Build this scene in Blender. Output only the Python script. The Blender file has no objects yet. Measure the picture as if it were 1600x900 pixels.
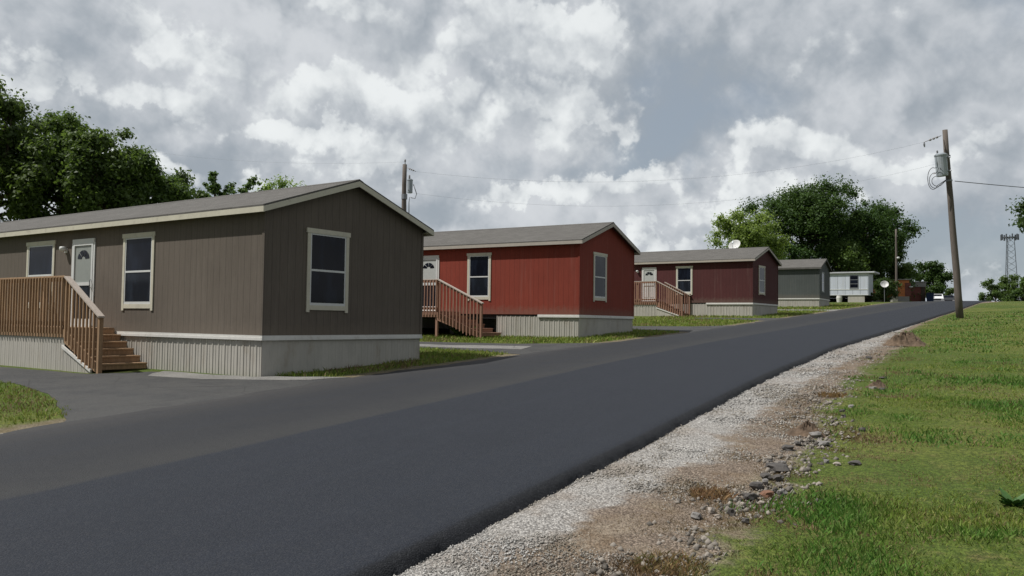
import bpy, math, random
import numpy as np
from mathutils import Vector, Matrix

sc = bpy.context.scene
col = sc.collection
R = math.radians
rng = np.random.default_rng(7)
random.seed(11)

# ------------------------------------------------------------------ camera
CAMZ = 1.7
F_PX = 1295.388
PITCH, ROLL = R(2.3529), R(0.7456)
_r = np.array([1, 0, 0.]); _f = np.array([0, math.cos(PITCH), math.sin(PITCH)]); _u = np.array([0, -math.sin(PITCH), math.cos(PITCH)])
_rr = math.cos(ROLL) * _r + math.sin(ROLL) * _u
_uu = math.cos(ROLL) * _u - math.sin(ROLL) * _r
cam_d = bpy.data.cameras.new("camera")
cam_d.sensor_width = 36.0
cam_d.lens = 36.0 * F_PX / 1600.0
cam_d.clip_start = 0.05
cam_d.clip_end = 5000
cam = bpy.data.objects.new("camera", cam_d)
col.objects.link(cam)
cam.matrix_world = Matrix(((_rr[0], _uu[0], -_f[0], 0), (_rr[1], _uu[1], -_f[1], 0), (_rr[2], _uu[2], -_f[2], CAMZ), (0, 0, 0, 1)))
sc.camera = cam


def at(x, y, Y):
    """world point seen at pixel (x, y) of the 1600x900 photograph, Y metres ahead"""
    d = _f * F_PX + _rr * (x - 800) - _uu * (y - 450)
    p = d * (Y / d[1])
    return Vector((p[0], p[1], p[2] + CAMZ))


# ------------------------------------------------------------------ terrain profile
ROW = R(31.7)
E2 = np.array([math.sin(ROW), math.cos(ROW)])      # along the road
C2 = np.array([math.cos(ROW), -math.sin(ROW)])     # to its right


def G(s):
    s = np.asarray(s, float)
    z = 0.045 * s
    s1, k = 85.0, 0.0006
    over = np.clip(s - s1, 0, 110)
    z = np.where(s > s1, 0.045 * s1 + 0.045 * over - 0.5 * k * over ** 2, z)
    z = np.where(s > s1 + 110, 0.045 * s1 + 0.045 * 110 - 0.5 * k * 110 ** 2 - 0.021 * np.minimum(s - s1 - 110, 250), z)
    return z


def gz(x, y):
    return float(G(x * E2[0] + y * E2[1]))


def st2xy(s, t):
    return s * E2[0] + t * C2[0], s * E2[1] + t * C2[1]


def xy2st(x, y):
    return x * E2[0] + y * E2[1], x * C2[0] + y * C2[1]


_sR = [-60, 0, 3.9, 5.5, 8.5, 11.2, 15.9, 23.8, 35, 53, 66, 110, 700]
_tR = [-2.6, -3.2, -3.27, -3.38, -3.57, -3.78, -4.12, -4.40, -4.2, -4.0, -3.8, -3.6, -3.6]


def tR(s): return np.interp(s, _sR, _tR)


def tL(s): return np.interp(s, [-60, 0, 5, 12, 20, 30, 65, 90, 700], [-10.3, -10.5, -10.7, -11.3, -11.25, -11.0, -11.4, -11.6, -11.6])


def WG(s): return np.interp(s, [-60, 0, 4, 6, 9, 12, 16, 24, 29, 33, 38, 50, 700], [.4, .45, .55, .75, .80, .74, .86, .95, .6, .30, .12, .04, .04])


def WD(s): return np.interp(s, [-60, 0, 4.8, 6.3, 9.2, 12, 16.5, 24.6, 29, 33, 40, 50, 90, 102, 130, 700],
                            [1.6, 1.6, 1.62, 1.66, 1.8, 1.5, 1.4, 1.46, 1.4, .6, .30, .14, .2, 1.6, 1.6, 1.0])


def ground_pt(x, y):
    """where the line of sight through a photo pixel meets the ground"""
    d = _f * F_PX + _rr * (x - 800) - _uu * (y - 450)
    lo, hi = 0.5, 110.0
    fn = lambda Y: CAMZ + d[2] * Y / d[1] - gz(d[0] * Y / d[1], Y)
    for _ in range(60):
        m = (lo + hi) / 2
        if fn(m) > 0: lo = m
        else: hi = m
    return Vector((d[0] * lo / d[1], lo, gz(d[0] * lo / d[1], lo)))


# ------------------------------------------------------------------ smooth value noise (numpy)
_perm = np.random.default_rng(3).random((256, 256))


def vnoise(x, y):
    xi = np.floor(x).astype(int); yi = np.floor(y).astype(int)
    fx = x - xi; fy = y - yi
    fx = fx * fx * (3 - 2 * fx); fy = fy * fy * (3 - 2 * fy)
    a = _perm[xi & 255, yi & 255]; b = _perm[(xi + 1) & 255, yi & 255]
    c = _perm[xi & 255, (yi + 1) & 255]; d = _perm[(xi + 1) & 255, (yi + 1) & 255]
    return (a * (1 - fx) + b * fx) * (1 - fy) + (c * (1 - fx) + d * fx) * fy


def fbm(x, y, o=4):
    v = 0; a = .5; n = 0
    for k in range(o):
        v = v + a * vnoise(x * 2 ** k + 17 * k, y * 2 ** k + 31 * k); n += a; a *= .5
    return v / n


# ------------------------------------------------------------------ object helpers
def tag(o, label=None, cat=None, group=None, kind=None):
    if label: o["label"] = label
    if cat: o["category"] = cat
    if group: o["group"] = group
    if kind: o["kind"] = kind
    return o


def empty(name, loc=(0, 0, 0), rz=0.0):
    o = bpy.data.objects.new(name, None)
    o.empty_display_size = .3
    col.objects.link(o)
    o.location = loc
    o.rotation_euler = (0, 0, rz)
    return o


def link_mesh(name, me, mat, parent=None):
    if mat is not None and not me.materials:
        me.materials.append(mat)
    o = bpy.data.objects.new(name, me)
    col.objects.link(o)
    if parent is not None: o.parent = parent
    return o


class MB:
    """collects simple solids and builds them as one mesh"""
    def __init__(s): s.v = []; s.f = []

    def add(s, vs, fs):
        b = len(s.v); s.v += [tuple(v) for v in vs]; s.f += [tuple(b + i for i in f) for f in fs]; return s

    def box(s, x0, x1, y0, y1, z0, z1):
        vs = [(x, y, z) for z in (z0, z1) for y in (y0, y1) for x in (x0, x1)]
        return s.add(vs, [(0, 2, 3, 1), (4, 5, 7, 6), (0, 1, 5, 4), (2, 6, 7, 3), (0, 4, 6, 2), (1, 3, 7, 5)])

    def hexa(s, vs):
        return s.add(vs, [(0, 2, 3, 1), (4, 5, 7, 6), (0, 1, 5, 4), (2, 6, 7, 3), (0, 4, 6, 2), (1, 3, 7, 5)])

    def prism(s, poly, axis, a, b):
        """2-d polygon extruded along axis ('x': poly is (y,z); 'y': (x,z); 'z': (x,y))"""
        mk = {'x': lambda p, t: (t, p[0], p[1]), 'y': lambda p, t: (p[0], t, p[1]), 'z': lambda p, t: (p[0], p[1], t)}[axis]
        n = len(poly)
        vs = [mk(p, a) for p in poly] + [mk(p, b) for p in poly]
        fs = [tuple(range(n))[::-1], tuple(range(n, 2 * n))] + [(i, (i + 1) % n, n + (i + 1) % n, n + i) for i in range(n)]
        return s.add(vs, fs)

    def tube(s, pts, radii, n=8, caps=True):
        pts = [Vector(p) for p in pts]
        if not hasattr(radii, '__len__'): radii = [radii] * len(pts)
        rings = []
        up = Vector((0.13, .21, 1)).normalized()
        for i, p in enumerate(pts):
            d = (pts[min(i + 1, len(pts) - 1)] - pts[max(i - 1, 0)]).normalized()
            a = d.cross(up)
            if a.length < 1e-3: a = d.cross(Vector((1, 0, 0)))
            a.normalize(); b = d.cross(a).normalized()
            rings.append([p + (a * math.cos(t) + b * math.sin(t)) * radii[i] for t in [2 * math.pi * k / n for k in range(n)]])
        base = len(s.v)
        for r in rings: s.v += [tuple(v) for v in r]
        for i in range(len(rings) - 1):
            for k in range(n):
                a0 = base + i * n + k; a1 = base + i * n + (k + 1) % n
                s.f.append((a0, a0 + n, a1 + n, a1))
        if caps:
            s.f.append(tuple(base + k for k in range(n)))
            s.f.append(tuple(base + (len(rings) - 1) * n + k for k in range(n))[::-1])
        return s

    def lathe(s, prof, n=16, c=(0, 0, 0)):
        base = len(s.v)
        for r, z in prof:
            for k in range(n):
                t = 2 * math.pi * k / n
                s.v.append((c[0] + r * math.cos(t), c[1] + r * math.sin(t), c[2] + z))
        for i in range(len(prof) - 1):
            for k in range(n):
                a0 = base + i * n + k; a1 = base + i * n + (k + 1) % n
                s.f.append((a0, a1, a1 + n, a0 + n))
        return s

    def build(s, name, mat, parent=None, bevel=0.0, smooth=False):
        me = bpy.data.meshes.new(name)
        me.from_pydata(s.v, [], s.f)
        me.update()
        if bevel or smooth:
            import bmesh
            bm = bmesh.new(); bm.from_mesh(me)
            bmesh.ops.recalc_face_normals(bm, faces=bm.faces)
            if bevel:
                bmesh.ops.bevel(bm, geom=list(bm.edges), offset=bevel, segments=1, affect='EDGES', clamp_overlap=True)
            bm.to_mesh(me); bm.free()
        if smooth:
            for p in me.polygons: p.use_smooth = True
        return link_mesh(name, me, mat, parent)


def np_mesh(name, verts, nper, mat, colors=None, parent=None, faces=None):
    """many small faces of nper corners each, from a numpy vertex array"""
    me = bpy.data.meshes.new(name)
    verts = np.ascontiguousarray(verts, np.float32).reshape(-1, 3)
    nv = len(verts)
    if faces is None: faces = np.arange(nv, dtype=np.int32)
    faces = np.ascontiguousarray(faces, np.int32).ravel()
    nf = len(faces) // nper
    me.vertices.add(nv); me.vertices.foreach_set("co", verts.ravel())
    me.loops.add(len(faces)); me.loops.foreach_set("vertex_index", faces)
    me.polygons.add(nf)
    me.polygons.foreach_set("loop_start", np.arange(0, nf * nper, nper, dtype=np.int32))
    if colors is not None:
        a = me.attributes.new("tint", 'FLOAT_COLOR', 'POINT')
        c4 = np.ones((nv, 4), np.float32); c4[:, :3] = colors
        a.data.foreach_set("color", c4.ravel())
    me.update(calc_edges=True)
    return link_mesh(name, me, mat, parent)


# ------------------------------------------------------------------ node helpers
class NT:
    def __init__(s, nt): s.nt = nt; s.L = nt.links

    def n(s, typ, **kw):
        nd = s.nt.nodes.new(typ)
        for k, v in kw.items(): setattr(nd, k, v)
        return nd

    def put(s, sock, v):
        if isinstance(v, bpy.types.NodeSocket): s.L.new(v, sock)
        elif v is not None: sock.default_value = v

    def math(s, op, a, b=None, c=None, clamp=False):
        nd = s.n('ShaderNodeMath', operation=op, use_clamp=clamp)
        s.put(nd.inputs[0], a)
        if b is not None: s.put(nd.inputs[1], b)
        if c is not None: s.put(nd.inputs[2], c)
        return nd.outputs[0]

    def vmath(s, op, a, b=None, scale=None):
        nd = s.n('ShaderNodeVectorMath', operation=op)
        s.put(nd.inputs[0], a)
        if b is not None: s.put(nd.inputs[1], b)
        if scale is not None: s.put(nd.inputs['Scale'], scale)
        return nd.outputs['Value'] if op in ('DOT_PRODUCT', 'LENGTH') else nd.outputs[0]

    def mix(s, f, a, b, blend='MIX'):
        nd = s.n('ShaderNodeMix', data_type='RGBA', blend_type=blend)
        s.put(nd.inputs[0], f); s.put(nd.inputs[6], c4(a)); s.put(nd.inputs[7], c4(b))
        return nd.outputs[2]

    def mixf(s, f, a, b):
        nd = s.n('ShaderNodeMix', data_type='FLOAT')
        s.put(nd.inputs[0], f); s.put(nd.inputs[2], a); s.put(nd.inputs[3], b)
        return nd.outputs[0]

    def step(s, v, a, b, lo=0.0, hi=1.0):
        nd = s.n('ShaderNodeMapRange', interpolation_type='SMOOTHSTEP')
        s.put(nd.inputs[0], v); s.put(nd.inputs[1], a); s.put(nd.inputs[2], b); s.put(nd.inputs[3], lo); s.put(nd.inputs[4], hi)
        return nd.outputs[0]

    def noise(s, vec, scale, detail=4, rough=.5, dist=0.0, dims='3D'):
        nd = s.n('ShaderNodeTexNoise', noise_dimensions=dims)
        s.put(nd.inputs['Vector'], vec)
        nd.inputs['Scale'].default_value = scale; nd.inputs['Detail'].default_value = detail
        nd.inputs['Roughness'].default_value = rough; nd.inputs['Distortion'].default_value = dist
        return nd.outputs['Fac']

    def voro(s, vec, scale, feature='F1', detail=0, rnd=1.0, out='Distance', smooth=None, dims='3D'):
        nd = s.n('ShaderNodeTexVoronoi', feature=feature, voronoi_dimensions=dims)
        s.put(nd.inputs['Vector'], vec)
        nd.inputs['Scale'].default_value = scale
        if 'Detail' in nd.inputs: nd.inputs['Detail'].default_value = detail
        nd.inputs['Randomness'].default_value = rnd
        if smooth is not None and 'Smoothness' in nd.inputs: nd.inputs['Smoothness'].default_value = smooth
        return nd.outputs[out]

    def scale_vec(s, vec, xyz):
        return s.vmath('MULTIPLY', vec, xyz)

    def bump(s, h, strength=.5, dist=.02, normal=None):
        nd = s.n('ShaderNodeBump')
        nd.inputs['Strength'].default_value = strength; nd.inputs['Distance'].default_value = dist
        s.put(nd.inputs['Height'], h)
        if normal is not None: s.put(nd.inputs['Normal'], normal)
        return nd.outputs[0]


def c4(c):
    if isinstance(c, bpy.types.NodeSocket): return c
    return (c[0], c[1], c[2], 1.0)


def new_mat(name):
    m = bpy.data.materials.new(name); m.use_nodes = True
    nt = m.node_tree
    for nd in list(nt.nodes): nt.nodes.remove(nd)
    h = NT(nt)
    out = h.n('ShaderNodeOutputMaterial')
    bs = h.n('ShaderNodeBsdfPrincipled')
    h.L.new(bs.outputs[0], out.inputs[0])
    return m, h, bs, out


def obj_co(h): return h.n('ShaderNodeTexCoord').outputs['Object']


def plain(name, c, rough=.7, metal=0.0, var=.12, scale=6.0, spec=.4, bump=.0, stretch=(1, 1, 1), dirt=None):
    """painted / weathered surface: two noises vary the colour a little"""
    m, h, bs, _ = new_mat(name)
    co = h.scale_vec(obj_co(h), stretch)
    n1 = h.noise(co, scale, 5, .6)
    n2 = h.noise(co, scale * .17, 3, .5)
    f = h.math('ADD', h.math('MULTIPLY', n1, .6), h.math('MULTIPLY', n2, .4))
    f = h.step(f, .3, .7)
    colr = h.mix(f, tuple(x * (1 - var) for x in c), tuple(min(1, x * (1 + var)) for x in c))
    if dirt:
        dm = h.step(h.noise(co, scale * .5, 6, .65), .52, .72)
        colr = h.mix(h.math('MULTIPLY', dm, .55), colr, dirt)
    h.put(bs.inputs['Base Color'], colr)
    bs.inputs['Roughness'].default_value = rough; bs.inputs['Metallic'].default_value = metal
    bs.inputs['Specular IOR Level'].default_value = spec
    if bump:
        h.put(bs.inputs['Normal'], h.bump(n1, bump, .01))
    return m


def wood_mat(name, c, var=.28, axis=(14, 14, 1.2)):
    m, h, bs, _ = new_mat(name)
    tc = h.n('ShaderNodeTexCoord').outputs['Object']
    rnd = h.n('ShaderNodeObjectInfo').outputs['Random']
    comb = h.n('ShaderNodeCombineXYZ'); h.put(comb.inputs[0], h.math('MULTIPLY', rnd, 37.0)); h.put(comb.inputs[1], rnd)
    co = h.vmath('ADD', h.scale_vec(tc, axis), comb.outputs[0])
    g = h.noise(co, 1.6, 5, .65, .6)
    k = h.step(g, .25, .75)
    colr = h.mix(k, tuple(x * (1 - var) for x in c), tuple(x * (1 + var) for x in c))
    colr = h.mix(h.math('MULTIPLY', rnd, .35), colr, tuple(x * .7 for x in c))
    h.put(bs.inputs['Base Color'], colr)
    bs.inputs['Roughness'].default_value = .8; bs.inputs['Specular IOR Level'].default_value = .25
    h.put(bs.inputs['Normal'], h.bump(g, .35, .006))
    return m


def siding_mat(name, c, groove=.203):
    """vertical grooved panel siding; along-wall coordinate = x + y in the house's own frame"""
    m, h, bs, _ = new_mat(name)
    co = obj_co(h)
    sep = h.n('ShaderNodeSeparateXYZ'); h.put(sep.inputs[0], co)
    a = h.math('ADD', sep.outputs[0], sep.outputs[1])
    fr = h.math('FRACT', h.math('DIVIDE', a, groove))
    d = h.math('ABSOLUTE', h.math('SUBTRACT', fr, .5))
    g = h.step(d, .455, .485)                                  # 1 in the groove
    grain = h.noise(h.scale_vec(co, (26, 26, 1.6)), 1.3, 6, .7, .4)
    bl = h.noise(co, .55, 4, .55)
    panel = h.n('ShaderNodeTexWhiteNoise', noise_dimensions='1D'); h.put(panel.inputs['W'], h.math('FLOOR', h.math('DIVIDE', a, 1.22)))
    k = h.step(h.math('ADD', h.math('MULTIPLY', grain, .55), h.math('MULTIPLY', bl, .45)), .3, .7)
    colr = h.mix(k, tuple(x * .80 for x in c), tuple(x * 1.17 for x in c))
    colr = h.mix(h.math('MULTIPLY', panel.outputs['Value'], .22), colr, tuple(x * .8 for x in c))
    colr = h.mix(h.math('MULTIPLY', g, .5), colr, tuple(x * .45 for x in c))
    # faint run-off streaks low on the wall
    st = h.noise(h.scale_vec(co, (5, 5, .25)), 1.0, 4, .6)
    colr = h.mix(h.math('MULTIPLY', h.step(st, .55, .75), .07), colr, (.30, .27, .23))
    spl = h.math('MULTIPLY', h.step(h.math('SUBTRACT', sep.outputs[2], h.math('MULTIPLY', h.noise(co, 6, 4, .6), .5)), .62, .95, 1.0, 0.0), .30)
    colr = h.mix(spl, colr, (.20, .165, .13))
    h.put(bs.inputs['Base Color'], colr)
    bs.inputs['Roughness'].default_value = .82; bs.inputs['Specular IOR Level'].default_value = .25
    hgt = h.math('SUBTRACT', h.math('MULTIPLY', grain, .25), h.math('MULTIPLY', g, .8))
    h.put(bs.inputs['Normal'], h.bump(hgt, .5, .008))
    return m


def shingle_mat(name, c):
    m, h, bs, _ = new_mat(name)
    co = obj_co(h)
    sep = h.n('ShaderNodeSeparateXYZ'); h.put(sep.inputs[0], co)
    # courses run along y (the ridge); rows step with x
    cb = h.n('ShaderNodeCombineXYZ'); h.put(cb.inputs[0], sep.outputs[1]); h.put(cb.inputs[1], sep.outputs[0])
    br = h.n('ShaderNodeTexBrick'); h.put(br.inputs['Vector'], cb.outputs[0])
    br.inputs['Scale'].default_value = 1.0; br.inputs['Brick Width'].default_value = .32; br.inputs['Row Height'].default_value = .14
    br.inputs['Mortar Size'].default_value = .006; br.inputs['Bias'].default_value = -.1
    br.inputs['Color1'].default_value = c4(tuple(x * .82 for x in c)); br.inputs['Color2'].default_value = c4(tuple(x * 1.16 for x in c))
    br.inputs['Mortar'].default_value = c4(tuple(x * .55 for x in c))
    gr = h.noise(co, 140, 2, .5); bl = h.noise(co, .5, 4, .6)
    colr = h.mix(.35, br.outputs['Color'], h.mix(h.step(gr, .35, .65), tuple(x * .6 for x in c), tuple(x * 1.35 for x in c)))
    colr = h.mix(h.math('MULTIPLY', h.step(bl, .4, .65), .25), colr, tuple(x * .72 for x in c))
    h.put(bs.inputs['Base Color'], colr)
    bs.inputs['Roughness'].default_value = .93; bs.inputs['Specular IOR Level'].default_value = .2
    h.put(bs.inputs['Normal'], h.bump(h.math('ADD', h.math('MULTIPLY', br.outputs['Fac'], -1.0), gr), .4, .008))
    return m


def brick_mat(name, c1, c2, mortar):
    m, h, bs, _ = new_mat(name)
    co = obj_co(h)
    sep = h.n('ShaderNodeSeparateXYZ'); h.put(sep.inputs[0], co)
    cb = h.n('ShaderNodeCombineXYZ'); h.put(cb.inputs[0], h.math('ADD', sep.outputs[0], sep.outputs[1])); h.put(cb.inputs[1], sep.outputs[2])
    br = h.n('ShaderNodeTexBrick'); h.put(br.inputs['Vector'], cb.outputs[0])
    br.inputs['Scale'].default_value = 1.0; br.inputs['Brick Width'].default_value = .4; br.inputs['Row Height'].default_value = .2
    br.inputs['Mortar Size'].default_value = .014
    br.inputs['Color1'].default_value = c4(c1); br.inputs['Color2'].default_value = c4(c2); br.inputs['Mortar'].default_value = c4(mortar)
    n = h.noise(co, 1.2, 5, .6)
    h.put(bs.inputs['Base Color'], h.mix(h.math('MULTIPLY', h.step(n, .45, .7), .4), br.outputs['Color'], tuple(x * .55 for x in c1)))
    bs.inputs['Roughness'].default_value = .9
    return m


def leaf_mat(name, dark, light, trans=.3):
    m, h, bs, out = new_mat(name)
    at_ = h.n('ShaderNodeAttribute', attribute_name='tint')
    sep = h.n('ShaderNodeSeparateColor'); h.put(sep.inputs[0], at_.outputs['Color'])
    colr = h.mix(sep.outputs[0], dark, light)
    rnd = h.n('ShaderNodeObjectInfo').outputs['Random']
    hs = h.n('ShaderNodeHueSaturation'); h.put(hs.inputs['Color'], colr)
    h.put(hs.inputs['Hue'], h.mixf(rnd, .488, .512)); h.put(hs.inputs['Value'], h.mixf(rnd, .88, 1.12))
    h.put(bs.inputs['Base Color'], hs.outputs[0])
    bs.inputs['Roughness'].default_value = .55; bs.inputs['Specular IOR Level'].default_value = .3
    tr = h.n('ShaderNodeBsdfTranslucent'); h.put(tr.inputs[0], h.mix(.5, hs.outputs[0], (light[0] * 1.3, light[1] * 1.3, light[2] * .6)))
    mx = h.n('ShaderNodeMixShader'); mx.inputs[0].default_value = trans
    h.L.new(bs.outputs[0], mx.inputs[1]); h.L.new(tr.outputs[0], mx.inputs[2]); h.L.new(mx.outputs[0], out.inputs[0])
    return m


def tint_mat(name, rough=.7, trans=0.0, spec=.3):
    """colour stored on the vertices (each blade or stone has its own)"""
    m, h, bs, out = new_mat(name)
    a = h.n('ShaderNodeAttribute', attribute_name='tint')
    h.put(bs.inputs['Base Color'], a.outputs['Color'])
    bs.inputs['Roughness'].default_value = rough; bs.inputs['Specular IOR Level'].default_value = spec
    if trans:
        tr = h.n('ShaderNodeBsdfTranslucent'); h.put(tr.inputs[0], a.outputs['Color'])
        mx = h.n('ShaderNodeMixShader'); mx.inputs[0].default_value = trans
        h.L.new(bs.outputs[0], mx.inputs[1]); h.L.new(tr.outputs[0], mx.inputs[2]); h.L.new(mx.outputs[0], out.inputs[0])
    return m


def glass_mat(name, c=(.003, .004, .009), rough=.06):
    m, h, bs, _ = new_mat(name)
    rnd = h.n('ShaderNodeObjectInfo').outputs['Random']
    cb = h.n('ShaderNodeCombineXYZ'); h.put(cb.inputs[0], h.math('MULTIPLY', rnd, 23.0))
    n = h.step(h.noise(h.vmath('ADD', h.scale_vec(obj_co(h), (2.2, 2.2, .7)), cb.outputs[0]), 1.5, 3, .5), .46, .66)
    h.put(bs.inputs['Base Color'], h.mix(n, c, (c[0] * 1.5 + .004, c[1] * 1.5 + .006, c[2] * 1.5 + .009)))
    bs.inputs['Roughness'].default_value = rough; bs.inputs['Specular IOR Level'].default_value = .18
    h.put(bs.inputs['Normal'], h.bump(h.noise(obj_co(h), 2.2, 2, .5), .06, .02))
    return m


# ------------------------------------------------------------------ materials
M = {}
M['taupe'] = siding_mat('taupe_siding', (.136, .114, .094))
M['red'] = siding_mat('red_siding', (.222, .042, .026))
M['maroon'] = siding_mat('maroon_siding', (.082, .026, .026))
M['slate'] = siding_mat('slate_siding', (.085, .095, .093))
M['shingle'] = shingle_mat('asphalt_shingle', (.130, .124, .116))
M['tan_trim'] = plain('tan_trim_paint', (.40, .36, .31), .6, var=.07, scale=9)
M['grey_trim'] = plain('grey_trim_paint', (.22, .24, .235), .6, var=.07, scale=9)
M['tower'] = plain('dull_tower_steel', (.10, .11, .13), .6, .3)
M['cream'] = plain('cream_trim_paint', (.56, .53, .43), .6, var=.07, scale=9, dirt=(.33, .30, .25))
M['white_trim'] = plain('white_trim_paint', (.66, .65, .62), .55, var=.06, scale=9, dirt=(.42, .39, .34))
M['vinyl'] = plain('white_vinyl', (.62, .63, .62), .4, var=.05)
M['screen'] = glass_mat('screened_glass', (.012, .015, .021), .2)
M['glass'] = glass_mat('dark_glass')
M['skirt'] = plain('beige_skirting', (.43, .41, .37), .65, var=.10, scale=5, stretch=(1, 1, .4), dirt=(.26, .22, .17), spec=.3)
M['door_grey'] = plain('storm_door_grey', (.27, .29, .27), .4, var=.06)
M['door'] = plain('door_paint', (.45, .47, .45), .5, var=.05)
M['wood'] = wood_mat('treated_lumber', (.350, .228, .138))
M['wood_red'] = wood_mat('stained_lumber', (.340, .195, .140))
M['wood_grey'] = wood_mat('sun_bleached_lumber', (.46, .40, .35), .14)
M['pole'] = wood_mat('weathered_pole_wood', (.150, .128, .112), .30, (18, 18, .8))
M['galv'] = plain('grey_transformer_paint', (.36, .40, .43), .45, .2, var=.1, scale=5, dirt=(.25, .24, .22))
M['steel'] = plain('galvanised_steel', (.30, .31, .33), .5, .6, var=.1)
M['black'] = plain('black_rubber', (.025, .025, .027), .6, var=.1)
M['porcelain'] = plain('grey_porcelain', (.32, .31, .32), .3, var=.05)
M['dish'] = plain('satellite_dish_paint', (.60, .60, .59), .5, var=.06)
M['belly'] = plain('black_belly_board', (.02, .02, .02), .9)
M['block'] = plain('concrete_block', (.32, .31, .29), .95, var=.18, bump=.3)
M['bark'] = wood_mat('tree_bark', (.085, .066, .050), .35, (6, 6, 1))
M['leaf_a'] = leaf_mat('leaf_dark_green', (.036, .070, .020), (.125, .195, .050), .42)
M['leaf_b'] = leaf_mat('leaf_mid_green', (.022, .050, .013), (.080, .138, .032), .35)
M['leaf_c'] = leaf_mat('leaf_light_green', (.120, .200, .050), (.270, .380, .100), .45)
M['blade'] = tint_mat('grass_blade', .6, .3)
M['stone'] = tint_mat('gravel_stone', .9)
M['white_alu'] = plain('white_trailer_panel', (.58, .62, .70), .5, var=.08, scale=1.2, stretch=(3, 3, .3), dirt=(.42, .43, .45))
M['tar_roof'] = plain('flat_roof_coating', (.45, .46, .48), .8)
M['brick_orange'] = brick_mat('orange_brick', (.72, .24, .075), (.60, .19, .06), (.45, .25, .14))
M['brick_dark'] = brick_mat('dark_red_brick', (.24, .075, .055), (.19, .06, .048), (.20, .12, .10))
M['concrete'] = plain('weathered_concrete', (.33, .32, .30), .92, var=.15, scale=3, bump=.2)
M['bin_blue'] = plain('blue_dumpster_paint', (.022, .050, .120), .5, var=.12)
M['white_paint'] = plain('white_car_paint', (.70, .71, .72), .3, var=.03)
M['dark_paint'] = plain('dark_car_paint', (.03, .032, .036), .35, var=.05)

# ------------------------------------------------------------------ ground materials


def ground_material():
    m, h, bs, _ = new_mat('roadside_ground')
    uv = h.n('ShaderNodeUVMap', uv_map='zone').outputs[0]
    sep = h.n('ShaderNodeSeparateXYZ'); h.put(sep.inputs[0], uv)
    q = sep.outputs[0]
    co = obj_co(h)
    nb = h.noise(co, .9, 5, .6); nf = h.noise(co, 4.5, 4, .6)
    qn = h.math('ADD', q, h.math('ADD', h.math('MULTIPLY', h.math('SUBTRACT', nb, .5), 1.3), h.math('MULTIPLY', h.math('SUBTRACT', nf, .5), .9)))
    # grass
    big = h.noise(co, .16, 4, .55); mid = h.noise(co, .8, 4, .6); fine = h.noise(co, 22, 4, .7)
    streak = h.noise(h.scale_vec(co, (1, 1, 1)), 3.2, 5, .65)
    g = h.mix(h.step(mid, .36, .64), (.112, .150, .027), (.185, .195, .050))
    g = h.mix(h.math('MULTIPLY', h.step(big, .42, .6), .55), g, (.060, .116, .018))
    g = h.mix(h.math('MULTIPLY', h.step(streak, .53, .70), .60), g, (.165, .125, .060))
    g = h.mix(h.math('MULTIPLY', h.step(fine, .40, .58), .62), g, (.028, .046, .011))
    # dirt with dead grass
    d1 = h.noise(co, 2.4, 5, .6); d2 = h.noise(co, 30, 3, .6)
    d = h.mix(h.step(d1, .36, .64), (.185, .135, .092), (.285, .235, .180))
    d = h.mix(h.math('MULTIPLY', h.step(d2, .45, .60), .65), d, (.095, .066, .044))
    # crushed white stone
    v1 = h.n('ShaderNodeTexVoronoi'); h.put(v1.inputs['Vector'], co); v1.inputs['Scale'].default_value = 55
    vs = h.n('ShaderNodeSeparateColor'); h.put(vs.inputs[0], v1.outputs['Color'])
    w = h.mix(vs.outputs[0], (.22, .21, .20), (.56, .54, .51))
    wb = h.mix(vs.outputs[1], (.11, .085, .065), (.36, .29, .23))
    wb = h.mix(h.math('MULTIPLY', h.step(v1.outputs['Distance'], .35, .75), .6), wb, (.06, .045, .035))
    d = h.mix(h.step(h.noise(co, 1.6, 4, .6), .38, .55), d, wb)
    w = h.mix(h.math('MULTIPLY', h.step(v1.outputs['Distance'], .35, .75), .6), w, (.10, .09, .08))
    w = h.mix(h.math('MULTIPLY', h.step(nb, .48, .66), .5), w, (.24, .19, .15))
    gd = h.step(qn, .75, 1.15)                       # gravel -> dirt
    dg = h.step(qn, 1.75, 2.2)                       # dirt -> grass
    left = h.step(q, -1.005, -1.0, 1.0, 0.0)
    leftg = h.step(h.math('ADD', q, h.math('MULTIPLY', h.math('SUBTRACT', nf, .5), .08)), -1.03, -1.012, 1.0, 0.0)
    colr = h.mix(gd, w, d)
    colr = h.mix(dg, colr, g)
    edge = h.step(h.math('ADD', q, h.math('MULTIPLY', h.math('SUBTRACT', nb, .5), 1.2)), -1.75, -1.2)
    colr = h.mix(left, colr, h.mix(h.math('MULTIPLY', edge, .8), g, d))
    h.put(bs.inputs['Base Color'], colr)
    bs.inputs['Roughness'].default_value = .95; bs.inputs['Specular IOR Level'].default_value = .15
    hh = h.math('ADD', h.math('MULTIPLY', fine, .5), h.math('ADD', h.math('MULTIPLY', v1.outputs['Distance'], -.35), h.math('MULTIPLY', nf, .5)))
    h.put(bs.inputs['Normal'], h.bump(hh, .8, .05))
    return m


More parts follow.
